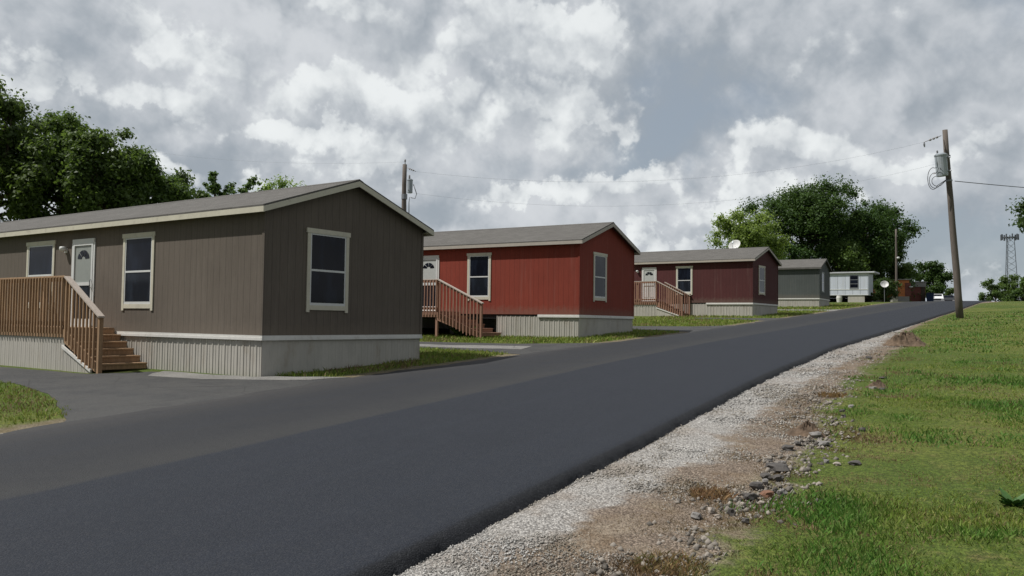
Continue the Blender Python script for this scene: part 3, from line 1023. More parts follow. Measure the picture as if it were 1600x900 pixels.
home(4, 15.0, M['slate'], M['grey_trim'], 'slate grey mobile home, smallest and farthest of the four gabled homes', [], [(1.0, 2.2)], fascia=M['shingle'])

# ------------------------------------------------------------------ satellite dishes


def dish(name, loc, aim, r, mast, label):
    root = empty(name, loc)
    tag(root, label, 'satellite dish', 'satellite dishes')
    MB().tube([(0, 0, -.05), (0, 0, mast)], .03, 8).build('mast', M['steel'], root)
    mb = MB()
    prof = [(0.0, 0.0), (r * .3, .012 * r * 3), (r * .6, .05 * r * 3), (r * .85, .10 * r * 3), (r, .14 * r * 3), (r * 1.02, .14 * r * 3), (r * .98, .12 * r * 3), (r * .6, .03 * r * 3), (0.001, -.02)]
    mb.lathe(prof, 20)
    d = mb.build('reflector', M['dish'], root, smooth=True)
    d.rotation_euler = Vector(aim).to_track_quat('Z', 'Y').to_euler()
    d.location = (0, 0, mast)
    MB().tube([(0, -r * .9, .1), (0, -r * .55, r * .9), (0, -.02, r * 1.05)], .014, 6).build('feed_arm', M['steel'], d)
    MB().box(-.05, .05, -.06, .05, r * 1.0, r * 1.16).build('feed_horn', M['galv'], d, bevel=.01)
    return root


p = at(1149, 393.5, 54.2)
dish('satellite_dish', p, (-.55, -.62, .55), .40, .36, 'white satellite dish on the ridge of the maroon home')
p = at(1382, 471, 93); p.z = gz(p.x, p.y)
dish('satellite_dish', p, (-.25, -.85, .45), .42, 1.95, 'white satellite dish on a post in front of the bush')

# ------------------------------------------------------------------ utility poles and wires


def catenary(a, b, sag, n=24):
    a = Vector(a); b = Vector(b)
    return [a.lerp(b, i / n) - Vector((0, 0, sag * 4 * (i / n) * (1 - i / n))) for i in range(n + 1)]


def wire(a, b, sag, r, label, mat=None):
    o = MB().tube(catenary(a, b, sag), r, 5).build('power_line', mat or M['black'])
    return tag(o, label, 'wire', 'overhead lines between the poles')


def pole(base, top, r0, r1, label):
    root = empty('utility_pole', base)
    tag(root, label, 'utility pole', 'wooden utility poles')
    base = Vector(base); top = Vector(top)
    v = top - base
    pts = [v * t for t in np.linspace(0, 1, 9)]
    pts = [p + Vector(((random.random() - .5) * .03, (random.random() - .5) * .03, 0)) if 0 < i < 8 else p for i, p in enumerate(pts)]
    pts[0] = pts[0] - v.normalized() * .35
    MB().tube(pts, list(np.linspace(r0, r1, 9)), 14).build('shaft', M['pole'], root, smooth=True)
    return root, v


def transformer(root, c, axis, r, hgt, aim, rot=None):
    """can with lid, bushing and lugs; c = centre in the pole's frame, aim = plan direction away from the pole"""
    t = MB().lathe([(0, -hgt / 2), (r * .93, -hgt / 2), (r * .97, -hgt * .42), (r, hgt * .40), (r * 1.08, hgt * .41), (r * 1.08, hgt * .47), (r * .6, hgt * .54), (0, hgt * .56)], 18).build('transformer', M['galv'], root, smooth=False)
    t.location = c
    t.rotation_euler = Vector(axis).to_track_quat('Z', 'Y').to_euler()
    MB().lathe([(.03, 0), (.055, .02), (.035, .06), (.055, .09), (.035, .13), (.05, .16), (.018, .21), (0, .22)], 10, (aim[0] * r * .5, aim[1] * r * .5, hgt * .5)).build('bushing', M['porcelain'], t, smooth=True)
    a = Vector((aim[0], aim[1], 0))
    mb = MB()
    for s in (-.3, .3): mb.tube([a * (-r * .8) + Vector((0, 0, hgt * s)), a * (-r * 1.5) + Vector((0, 0, hgt * s))], .04, 6)
    mb.build('bracket', M['steel'], t)
    for s in (-.12, 0, .12): MB().tube([Vector((s - aim[1] * 0, 0, 0)) + a * r * .9 + Vector((0, 0, -hgt * .32)), Vector((s, 0, 0)) + a * (r * 1.12) + Vector((0, 0, -hgt * .34))], .022, 6).build('terminal', M['porcelain'], t)
    return t


# leaning pole on the lawn, right of the road
pb = ground_pt(1500, 498)
pt = at(1476.5, 203, pb.y - .15)
rootR, vR = pole(pb, pt, .185, .125, 'leaning weathered wooden pole with grey transformer on the lawn right of the road')
ax = vR.normalized()


def onR(frac): return vR * frac


cT = at(1471.0, 258, pb.y - .42) - pb
tr = transformer(rootR, cT, ax, .29, 1.14, (-.75, -.66))
# fuse arm / dead-end insulator string to the upper left
a0 = at(1470.5, 212, pb.y - .2) - pb; a1 = at(1444, 222, pb.y - .6) - pb
mb = MB(); mb.tube([a0, a1], .018, 6)
dd = (a1 - a0)
for k in (.22, .42, .62): mb.tube([a0 + dd * (k - .02), a0 + dd * k, a0 + dd * (k + .05), a0 + dd * (k + .07)], [.03, .06, .06, .03], 10)
mb.build('insulator', M['porcelain'], rootR, smooth=True)
MB().tube([a1, a1 + Vector((0, 0, -.12)), a1 + Vector((.02, 0, -.26))], [.03, .05, .03], 8).build('line_clamp', M['steel'], rootR)
# service loops under the can
for k, (cx, cy, rx, ry) in enumerate(((1458, 279, 8.5, 17), (1461, 282, 9, 12), (1465, 283, 9, 8))):
    pts = []
    for t in np.linspace(0, 1, 19):
        ang = R(75) + R(245) * t
        pts.append(at(cx + rx * math.cos(ang), cy - ry * math.sin(ang), pb.y - .62 + .16 * k) - pb)
    pts = [at(1464 + 3 * k, 262, pb.y - .7) - pb] + pts + [at(1481, 279, pb.y - .25) - pb]
    MB().tube(pts, .015, 6).build('service_cable', M['black'], rootR, smooth=True)
mb = MB()
for fr, s in ((.73, .04), (.86, .03)):
    c = onR(fr); mb.tube([c - ax * .04, c + ax * .04], .165, 12)
mb.build('band', M['steel'], rootR)

# mid pole behind the taupe home
mbx = at(631, 400, 40.0); mbx.z = gz(mbx.x, mbx.y)
mtp = at(632.5, 257, 40.0)
rootM, vM = pole(mbx, mtp, .155, .105, 'grey wooden pole with small transformer rising behind the roof of the taupe home')
cM = at(640.5, 291, 39.7) - mbx
transformer(rootM, cM, vM.normalized(), .135, .66, (.95, -.3))
c0 = at(633, 253, 40) - mbx
MB().tube([c0 - Vector((0, 0, .15)), c0], [.025, .025], 6).build('pin', M['steel'], rootM)
MB().lathe([(.02, 0), (.05, .03), (.035, .07), (.05, .10), (.0, .14)], 10, c0).build('insulator', M['porcelain'], rootM, smooth=True)
b0 = at(636, 262, 39.9) - mbx; b1 = at(650, 268, 39.6) - mbx
mb = MB(); mb.tube([b0, b1], .014, 6); dd = b1 - b0
for k in (.3, .5, .7): mb.tube([b0 + dd * (k - .03), b0 + dd * k, b0 + dd * (k + .06)], [.025, .05, .025], 8)
mb.build('insulator', M['porcelain'], rootM, smooth=True)
q = [at(x, y, 39.6) - mbx for x, y in ((646, 288), (649, 297), (651, 303), (648.5, 310), (643, 309), (640, 308), (639, 316), (639, 336))]
MB().tube(q, .022, 6).build('conduit', M['steel'], rootM, smooth=True)
c = vM * .80; MB().tube([c - Vector((0, 0, .12)), c + Vector((0, 0, .12))], .145, 12).build('band', M['steel'], rootM)

# far pole by the big dark trees
fb = at(1401, 468, 104); fb.z = gz(fb.x, fb.y)
ft = at(1400, 358, 104)
rootF, vF = pole(fb, ft, .16, .11, 'thin distant wooden pole with small lamp in front of the dark trees')
c = at(1403.5, 403, 103.7) - fb
MB().tube([Vector((0, 0, c.z + .1)), Vector((c.x, c.y, c.z + .1))], .03, 6).build('lamp_arm', M['steel'], rootF)
MB().lathe([(.05, .14), (.16, .10), (.19, 0), (.12, -.12), (0, -.15)], 10, c).build('lamp_head', M['vinyl'], rootF, smooth=True)

wire(a1 + pb, b1 + mbx, 1.15, .0032, 'thin upper power line running from the leaning pole to the pole behind the taupe home', M['steel'])
wire(cT + pb + Vector((-.1, -.1, .1)), at(634, 300, 39.9), 1.35, .0030, 'thin lower power line running from the leaning pole to the pole behind the taupe home', M['steel'])
wire(at(1492, 283, pb.y - .1), at(1760, 304, pb.y + 9), .06, .020, 'thick black service cable leaving the leaning pole to the right')
wire(c0 + mbx, at(100, 208, 62), .8, .0030, 'faint power line leaving the pole behind the taupe home to the upper left', M['steel'])

# ------------------------------------------------------------------ cell tower


def cell_tower():
    Y = 400.0
    top = at(1577.5, 371, Y); base = Vector((top.x, top.y, gz(top.x, top.y)))
    root = empty('cell_tower', base)
    tag(root, 'tall steel lattice tower with antennas on the horizon at right', 'tower')
    H = top.z - base.z
    rb, rt = 4.4, 1.9
    crn = [(math.cos(a), math.sin(a)) for a in (R(80), R(200), R(320))]
    for (cx, cy) in crn:
        MB().tube([(cx * rb, cy * rb, -1), (cx * rt, cy * rt, H)], [.18, .14], 6).build('tower_leg', M['tower'], root)
    mb = MB(); n = 16
    for i in range(n):
        z0, z1 = H * i / n, H * (i + 1) / n
        r0 = rb + (rt - rb) * i / n; r1 = rb + (rt - rb) * (i + 1) / n
        for k in range(3):
            a, b = crn[k], crn[(k + 1) % 3]
            mb.tube([(a[0] * r0, a[1] * r0, z0), (b[0] * r1, b[1] * r1, z1)], .05, 4)
            mb.tube([(b[0] * r0, b[1] * r0, z0), (a[0] * r1, a[1] * r1, z1)], .05, 4)
    mb.build('lattice', M['tower'], root)
    mb = MB(); ring = [(3.4 * math.cos(a), 3.4 * math.sin(a), H) for a in np.linspace(0, 2 * math.pi, 13)]
    mb.tube(ring, .16, 6)
    for k in range(6): mb.tube([(0, 0, H), ring[k * 2]], .12, 4)
    mb.build('platform', M['tower'], root)
    for k in range(9):
        a = 2 * math.pi * k / 9 + .3
        mb = MB(); mb.box(-.35, .35, -.2, .2, -1.4, 1.4)
        o = mb.build('antenna', M['tower'], root); o.location = (3.6 * math.cos(a), 3.6 * math.sin(a), H + .1); o.rotation_euler = (0, 0, a)


cell_tower()

# ------------------------------------------------------------------ trees


def leaves(center_list, leaf, per, rngl, squash=.8, tint=(0, 1)):
    """leaf-sized quads in clumps: center_list of (pos, radius, tone)"""
    Cs = []; Ns = []; Tn = []
    for (c, r, tone, n) in center_list:
        d = rngl.normal(size=(n, 3)); d /= np.linalg.norm(d, axis=1)[:, None]
        rad = r * np.minimum(1.4, np.abs(rngl.normal(size=n) * .68))
        p = d * rad[:, None]; p[:, 2] *= squash
        Cs.append(np.array(c) + p)
        nn = d * .7 + rngl.normal(size=(n, 3)) * .6 + np.array([0, 0, .5]); Ns.append(nn)
        Tn.append(np.clip(tone + rngl.normal(size=n) * .16, 0, 1))
    P = np.concatenate(Cs); N = np.concatenate(Ns); T = np.concatenate(Tn)
    N /= np.linalg.norm(N, axis=1)[:, None]
    up = rngl.normal(size=N.shape)
    A = np.cross(N, up); A /= np.linalg.norm(A, axis=1)[:, None] + 1e-9
    B = np.cross(N, A)
    l = leaf * (0.6 + .8 * rngl.random(len(P)))[:, None]; w = l * .62
    droop = np.array([0, 0, -1.0]) * l * .12
    V = np.stack([P - A * l * .5, P - B * w * .5 + N * l * .08, P + A * l * .5 + droop, P + B * w * .5 + N * l * .08], 1)
    C = np.repeat(np.stack([T, T, T], 1), 4, 0)
    return V.reshape(-1, 3), C


def make_tree(name, base, H, cr, z_bot, mat, label, group, seed, leaf=.22, nclump=70, nleaf=26000, open_=0.0, trunk_r=None, lobes=None, cat='tree', cs=1.0):
    """base: ground point; H total height; cr (rx, ry) crown radii; z_bot: crown starts at this height"""
    rg = np.random.default_rng(seed); rd = random.Random(seed)
    root = empty(name, base)
    tag(root, label, cat, group)
    tr = trunk_r or max(.12, H * .022)
    cz = (H + z_bot) / 2; rz = (H - z_bot) / 2
    cl = []
    lob = []
    nl = lobes or 7
    for k in range(nl):
        a = 2 * math.pi * (k + rd.random() * .7) / nl
        q = .45 + .3 * rd.random()
        zz = rd.uniform(-.55, .62)
        sh = math.sqrt(max(.1, 1 - zz * zz))
        lob.append((np.array([math.cos(a) * cr[0] * q * sh, math.sin(a) * cr[1] * q * sh, cz + zz * rz]), .40 + .18 * rd.random()))
    lob.append((np.array([rd.uniform(-.2, .2) * cr[0], rd.uniform(-.2, .2) * cr[1], cz + rz * .58]), .44))
    lob.append((np.array([0, 0, cz]), .60))
    for i in range(nclump):
        c, f = lob[i % len(lob)]
        d = rg.normal(size=3); d /= np.linalg.norm(d)
        rr = f * (rg.random() ** (.33)) 
        pos = c + d * np.array([cr[0], cr[1], rz]) * rr
        if pos[2] < z_bot: pos[2] = z_bot + rg.random() * .15 * rz
        if pos[2] > H - .2: pos[2] = H - .2 - rg.random() * .1 * rz
        if rg.random() < open_ * .5 and np.linalg.norm((pos - np.array([0, 0, cz])) / np.array([cr[0], cr[1], rz])) < .6: continue
        rc = (.16 + .13 * rg.random()) * (cr[0] + rz) * .5 * (1 - .35 * open_) * cs
        cl.append((pos, rc, .35 + .35 * rg.random(), 0))
    tot = sum(c[1] ** 2 for c in cl)
    cl = [(p, r, t, max(20, int(nleaf * r * r / tot))) for p, r, t, _ in cl]
    V, Cc = leaves(cl, leaf, 0, rg)
    # trunk and limbs
    mb = MB()
    lean = Vector((rd.uniform(-.03, .03) * H, rd.uniform(-.03, .03) * H, 0))
    htr = z_bot + rz * .9
    tp = [Vector((0, 0, -.3))] + [lean * t * t + Vector((rd.uniform(-1, 1), rd.uniform(-1, 1), 0)) * .02 * H * t + Vector((0, 0, htr * t)) for t in (.15, .35, .55, .75, .9, 1.0)]
    rr = [tr * 1.5, tr * 1.1, tr * .95, tr * .85, tr * .65, tr * .45, tr * .3]
    mb.tube(tp, rr, 9)
    pick = sorted(range(len(cl)), key=lambda i: -cl[i][1])[: 22]
    for i in pick:
        e = Vector(cl[i][0])
        t0 = min(.95, max(.3, (e.z - .25 * math.hypot(e.x, e.y) - rz * .25) / htr))
        k = t0 * 6
        i0 = min(5, int(k)); s0 = tp[i0].lerp(tp[i0 + 1], k - i0) if i0 < 6 else tp[6]
        mid = s0.lerp(e, .5) + Vector((rd.uniform(-.1, .1), rd.uniform(-.1, .1), -.06)) * cr[0]
        mb.tube([s0, s0.lerp(mid, .6), mid, mid.lerp(e, .6), e], [tr * .42, tr * .34, tr * .26, tr * .17, tr * .06], 6)
    mb.build('trunk', M['bark'], root, smooth=True)
    np_mesh('crown', V, 4, mat, colors=Cc, parent=root)
    return root


def tree_px(px, top_y, Y, hw_px, mat, label, group, seed, name='leafy_tree', low=.22, **kw):
    p = at(px, top_y, Y)
    base = Vector((p.x, p.y, gz(p.x, p.y)))
    H = p.z - base.z
    hw = hw_px / F_PX * Y
    return make_tree(name, base, H, (hw, hw * .95), H * low, mat, label, group, seed, **kw)


gL = 'trees behind the taupe home'
tree_px(-165, 110, 50, 110, M['leaf_a'], 'dark green tree at the far left edge, mostly outside the frame', gL, 1, nleaf=9000)
tree_px(2, 124, 48, 108, M['leaf_a'], 'tallest dark green tree at the left edge behind the taupe home', gL, 2, nclump=150, nleaf=52000, open_=.3, leaf=.24, cs=.85)
tree_px(96, 172, 50, 58, M['leaf_a'], 'narrow dark tree just right of the tallest left tree', gL, 3, nclump=95, nleaf=30000, open_=.25, cs=.9)
tree_px(168, 197, 47, 62, M['leaf_a'], 'round topped green tree in the middle of the left tree group', gL, 4, nclump=105, nleaf=32000, open_=.25, cs=.9)
tree_px(232, 226, 49, 60, M['leaf_a'], 'green tree sloping down toward the roof, right of the round topped one', gL, 5, nclump=95, nleaf=30000, open_=.2, cs=.9)
tree_px(284, 264, 52, 50, M['leaf_a'], 'low dark tree at the right end of the dense left tree group', gL, 6, nclump=80, nleaf=20000, cs=.85)
tree_px(338, 264, 58, 36, M['leaf_a'], 'small open tree with bare forked limbs showing above the taupe roof', gL, 7, nclump=120, nleaf=6500, open_=.9, leaf=.20, low=.5, cs=.5)
tree_px(378, 270, 60, 38, M['leaf_a'], 'small dark round tree above the taupe roof beside the open one', gL, 8, nclump=110, nleaf=9000, open_=.4, low=.4, cs=.55, leaf=.2)
tree_px(440, 279, 75, 46, M['leaf_c'], 'pale green treetop peeking over the ridge of the taupe roof', gL, 9, nclump=36, nleaf=9000, leaf=.26)
tree_px(668, 350, 62, 14, M['leaf_b'], 'tip of a small green tree between the taupe and the red roof', gL, 10, nclump=12, nleaf=2500)
gR = 'trees behind the far homes'
tree_px(1168, 334, 90, 60, M['leaf_c'], 'light green tree behind the dish on the maroon home', gR, 21, nclump=70, nleaf=22000, leaf=.26, low=.15)
tree_px(1262, 289, 112, 78, M['leaf_b'], 'largest dark green tree rising behind the grey home', gR, 22, nclump=170, nleaf=56000, leaf=.32, cs=.9, low=.06)
tree_px(1345, 306, 115, 78, M['leaf_b'], 'wide dark green tree right of the largest one, behind the white trailer', gR, 23, nclump=160, nleaf=54000, leaf=.32, cs=.9, low=.06)
tree_px(1402, 368, 120, 30, M['leaf_a'], 'slim dark tree at the right end of the big tree group', gR, 24, nclump=60, nleaf=18000, leaf=.30, low=.02)
tree_px(1368, 392, 119, 50, M['leaf_a'], 'low dark tree behind the bush and the far satellite dish', gR, 27, nclump=60, nleaf=20000, leaf=.30, low=.02)
tree_px(1222, 370, 106, 44, M['leaf_b'], 'low leafy tree filling the gap beside the maroon roof', gR, 25, nclump=50, nleaf=15000, leaf=.28, low=.05)
tree_px(1318, 380, 110, 60, M['leaf_a'], 'low dark tree directly behind the white trailer', gR, 26, nclump=50, nleaf=15000, leaf=.28, low=.03)
gF = 'distant trees on the horizon'
tree_px(1457, 404, 165, 28, M['leaf_b'], 'distant rounded tree left of the leaning pole', gF, 31, nclump=60, nleaf=12000, leaf=.45, low=.12)
tree_px(1489, 452, 180, 15, M['leaf_a'], 'small distant tree just behind the leaning pole', gF, 32, nclump=24, nleaf=5000, leaf=.45, low=.05)
tree_px(1556, 436, 215, 19, M['leaf_a'], 'distant tree left of the tower foot', gF, 33, nclump=30, nleaf=7000, leaf=.5, low=.1)
tree_px(1577, 430, 220, 17, M['leaf_a'], 'distant tree directly below the tower', gF, 34, nclump=30, nleaf=7000, leaf=.5, low=.1)
tree_px(1598, 433, 215, 17, M['leaf_a'], 'distant tree at the right edge beside the tower foot', gF, 35, nclump=30, nleaf=7000, leaf=.5, low=.1)
tree_px(1684, 300, 62, 80, M['leaf_b'], 'green tree whose leaf tips enter at the right edge', gF, 36, nclump=70, nleaf=20000, leaf=.24, low=.45)
b_ = at(1384, 434, 97)
make_tree('bush', Vector((b_.x, b_.y, gz(b_.x, b_.y))), b_.z - gz(b_.x, b_.y), (1.55, 1.4), .1, M['leaf_b'], 'green bush between the white trailer and the orange brick building', 'bushes', 41, leaf=.16, nclump=60, nleaf=12000, cat='bush')
b_ = at(1360, 462, 95)
make_tree('bush', Vector((b_.x, b_.y, gz(b_.x, b_.y))), 1.15, (.9, .8), .05, M['leaf_b'], 'small weedy bush at the corner of the white trailer', 'bushes', 42, leaf=.14, nclump=30, nleaf=4000, cat='bush')

# ------------------------------------------------------------------ far buildings


def frame_box(name, px0, px1, y_top, Y, yaw, depth, label, cat):
    """Empty at the ground under the left front corner of a far building; returns root, width, height"""
    a = at(px0, 470, Y); a.z = gz(a.x, a.y)
    root = empty(name, a, yaw)
    tag(root, label, cat)
    return root


# white flat-roofed trailer: long side faces the road's foot
Yw = 93.5
pr = at(1357, 470, Yw); ang = R(90 - 33)
nL = Vector((-math.sin(ang), math.cos(ang), 0))
b0_ = Vector((pr.x, pr.y, gz(pr.x, pr.y)))
tr_root = empty('trailer_home', b0_, ang)
tag(tr_root, 'white flat roofed trailer home raised on blocks beyond the grey home', 'trailer')
zt_ = at(1357, 424, Yw).z - b0_.z
zb_ = at(1345, 461, Yw).z - b0_.z
MB().box(0, 2.9, 0, 13, zb_, zt_ - .22).build('wall', M['white_alu'], tr_root)
mb = MB(); mb.box(-.18, 3.1, -.7, 13.2, zt_ - .20, zt_ - .02); mb.build('roof', M['tar_roof'], tr_root, bevel=.03)
mb = MB()
mb.box(-.03, -.003, -.0, 13, zb_ + .62, zb_ + .70); mb.box(-.03, -.003, 0, 13, zt_ - .36, zt_ - .24); mb.box(-.025, -.003, 0, 13, zb_ + .0, zb_ + .07)
mb.build('belt_trim', M['vinyl'], tr_root)
mb = MB()
for y in np.arange(.05, 13, .81): mb.box(-.012, -.003, y, y + .02, zb_ + .08, zt_ - .38)
mb.build('panel_seam', M['steel'], tr_root)
mb = MB(); mb.box(-.03, -.003, 1.05, 2.0, zb_ + .66, zt_ - .40); w_ = mb.build('window', M['steel'], tr_root)
for k in range(3):
    hz = (zt_ - .46 - zb_ - .84) / 3
    MB().box(-.036, -.031, 1.11, 1.94, zb_ + .84 + k * hz + .03, zb_ + .84 + (k + 1) * hz - .03).build('pane', M['glass'], w_)
MB().box(.1, 2.8, .3, 12.7, zb_ - .25, zb_ - .01).build('belly_board', M['belly'], tr_root)
MB().box(.05, .2, .42, 2.2, -.1, zb_ - .02).build('skirting', M['skirt'], tr_root)
MB().box(2.7, 2.8, .3, 12.7, -.1, zb_ - .26).build('skirting', M['belly'], tr_root)  # added dark sheet on the far side, blocking sky light under the trailer
MB().lathe([(.30, zb_ - .03), (.34, zb_ - .3), (.26, -.1)], 12, (.15, 3.15, 0)).build('pier', M['white_trim'], tr_root)
for y in (5.6, 8.2, 11.0): MB().box(.6, 1.0, y, y + .4, -.1, zb_ - .26).build('pier', M['block'], tr_root)


def brick_house(px0, px1, y_top, Y, depth, mat, label, base_h, seg):
    a = at(px0, 470, Y); b = at(px1, 470, Y)
    yaw = math.atan2(b.y - a.y, b.x - a.x) - R(8)
    root = empty('brick_building', (a.x, a.y, gz(a.x, a.y)), yaw)
    tag(root, label, 'building', 'small brick buildings at the top of the road')
    wdt = (b - a).length; h_ = at(px0, y_top, Y).z - gz(a.x, a.y)
    MB().box(0, wdt, 0, depth, -.4, base_h).build('foundation', M['concrete'], root)
    MB().box(.02, wdt - .02, .02, depth, base_h + .002, h_ - .14).build('wall', mat, root)
    mb = MB(); mb.box(-.16, wdt + .16, -.16, depth + .16, h_ - .135, h_); mb.build('roof', M['concrete'] if seg else M['tar_roof'], root, bevel=.02)
    return root, wdt, h_


r_, w_, h_ = brick_house(1403, 1420, 436, 112, 6.0, M['brick_orange'], 'orange brick building with pale flat roof and concrete foot, left of the dark red one', .75, 1)
MB().box(w_ * .62, w_ * .62 + .75, -.02, .016, .8, h_ - .5).build('door', M['brick_dark'], r_)
MB().lathe([(0, .2), (.25, .18), (.27, .05), (.1, -.05), (0, -.06)], 10, (w_ + .12, -.25, h_ - 1.15)).build('wall_lamp', M['vinyl'], r_, smooth=True)
r_, w_, h_ = brick_house(1421.5, 1445, 440, 120, 7.0, M['brick_dark'], 'dark red brick building with grey roof edge beside the blue dumpster', .12, 1)
mb = MB(); mb.box(-.05, w_ + .05, -.10, -.02, h_ - .75, h_ - .16); mb.build('fascia', M['concrete'], r_)
MB().box(w_ - .62, w_ - .08, -.03, .016, .0, h_ - .8).build('door', M['bark'], r_)
r_, w_, h_ = brick_house(1367, 1392, 437, 116, 5.0, M['brick_orange'], 'reddish brick building half hidden behind the bush', .3, 1)
MB().box(w_ * .3, w_ * .55, -.02, .016, .9, h_ - .7).build('window', M['glass'], r_)

# pale block standing by the orange building
p = at(1397, 468, 103); p.z = gz(p.x, p.y)
o = MB().box(-.35, .35, -.3, .3, -.1, .62).build('utility_box', M['concrete'], bevel=.04); o.location = p
tag(o, 'small pale box on the ground before the orange brick building', 'utility box')

# blue dumpster
p = at(1448, 470, 118); zg = gz(p.x, p.y)
root = empty('dumpster', (p.x, p.y, zg), R(-28))
tag(root, 'dark blue dumpster beside the dark red brick building', 'dumpster')
wd_ = .86; hb = at(1452, 457.5, 118).z - zg
mb = MB(); mb.hexa([(0, 0, .12), (wd_, 0, .12), (0, 1.3, .12), (wd_, 1.3, .12), (-.05, -.15, hb - .06), (wd_ + .05, -.15, hb - .06), (-.05, 1.4, hb - .02), (wd_ + .05, 1.4, hb - .02)]); mb.build('body', M['bin_blue'], root)
mb = MB(); mb.hexa([(-.08, -.2, hb - .055), (wd_ + .08, -.2, hb - .055), (-.08, 1.45, hb), (wd_ + .08, 1.45, hb), (-.08, -.2, hb - .0), (wd_ + .08, -.2, hb - .0), (-.08, 1.45, hb + .07), (wd_ + .08, 1.45, hb + .07)]); mb.build('lid', M['black'], root)
mb = MB(); mb.box(-.12, -.06, .3, .9, .7, .85); mb.box(wd_ + .06, wd_ + .12, .3, .9, .7, .85); mb.build('fork_pocket', M['bin_blue'], root)


def pickup(px, Y, body, label, yaw):
    p = at(px, 470, Y); root = empty('pickup_truck', (p.x, p.y, gz(p.x, p.y)), yaw)
    tag(root, label, 'truck', 'vehicles parked at the top of the road')
    # front faces -y; width 1.9, length 5.2
    side = [(0, .45), (0, .95), (.1, 1.02), (1.35, 1.10), (2.0, 1.72), (3.05, 1.74), (3.3, 1.15), (5.2, 1.12), (5.25, .5)]
    n = len(side)
    vs = []
    for x, ins in ((-.95, 0), (.95, 0)):
        for (y, z) in side: vs.append((x * (1 - .12 * (z > 1.2)), y, z))
    fs = [tuple(range(n)), tuple(range(n, 2 * n))[::-1]] + [(i, n + i, n + (i + 1) % n, (i + 1) % n) for i in range(n)]
    MB().add(vs, fs).build('body', body, root, bevel=.03)
    MB().hexa([(-.74, 1.42, 1.16), (.74, 1.42, 1.16), (-.70, 1.44, 1.15), (.70, 1.44, 1.15), (-.70, 1.93, 1.665), (.70, 1.93, 1.665), (-.68, 1.99, 1.66), (.68, 1.99, 1.66)]).build('windshield', M['glass'], root)
    mb = MB(); mb.box(-.55, .55, -.03, -.002, .62, .9); mb.build('grille', M['dark_paint'], root)
    mb = MB(); mb.box(-.97, .97, -.09, -.004, .42, .6); mb.build('bumper', M['steel'], root, bevel=.02)
    for x in (-.75, .75):
        MB().box(x - .16, x + .16, -.03, -.003, .68, .88).build('headlight', M['porcelain'], root)
        MB().box(x * 1.36 - .1, x * 1.36 + .1, 1.35, 1.45, 1.12, 1.32).build('mirror', M['dark_paint'], root)
    for x in (-.82, .82):
        for y in (.95, 4.2):
            w = MB().tube([(x - .12, y, .36), (x + .12, y, .36)], .36, 16).build('wheel', M['black'], root)
            MB().tube([(x - .125, y, .36), (x + .125, y, .36)], .2, 12).build('rim', M['steel'], w)


pickup(1464.5, 134, M['white_paint'], 'white pickup truck facing down the road at the crest', R(-26))
pickup(1482, 140, M['dark_paint'], 'dark pickup truck right of the white one at the crest', R(-29))

# ------------------------------------------------------------------ roadside stones, mound, tufts, weed


def rock(px, py, wpx, hpx, c, label, seed, group='stones along the edge of the lawn'):
    import bmesh
    g = ground_pt(px, py)
    sc_ = g.y / F_PX
    w, hgt = wpx * sc_, hpx * sc_ * 1.15
    bm = bmesh.new(); bmesh.ops.create_icosphere(bm, subdivisions=2, radius=.5)
    rg = random.Random(seed)
    ph = [rg.uniform(0, 6) for _ in range(6)]
    for v in bm.verts:
        n = v.co.normalized()
        k = 1 + .18 * math.sin(3.1 * n.x + ph[0]) * math.cos(2.7 * n.y + ph[1]) + .14 * math.sin(5 * n.z + ph[2] + 3 * n.x) + rg.uniform(-.13, .13)
        v.co *= k
        if v.co.z > .28: v.co.z = .28 + (v.co.z - .28) * .3
    me = bpy.data.meshes.new('rock')
    for v in bm.verts: v.co = Vector((v.co.x * w, v.co.y * w * rg.uniform(.75, .8), v.co.z * hgt * 1.25))
    bm.to_mesh(me); bm.free()
    o = link_mesh('rock', me, c)
    o.location = (g.x, g.y, g.z + hgt * .10 + .022)
    o.rotation_euler = (rg.uniform(-.15, .15), rg.uniform(-.15, .15), rg.uniform(0, 6))
    tag(o, label, 'rock', group)


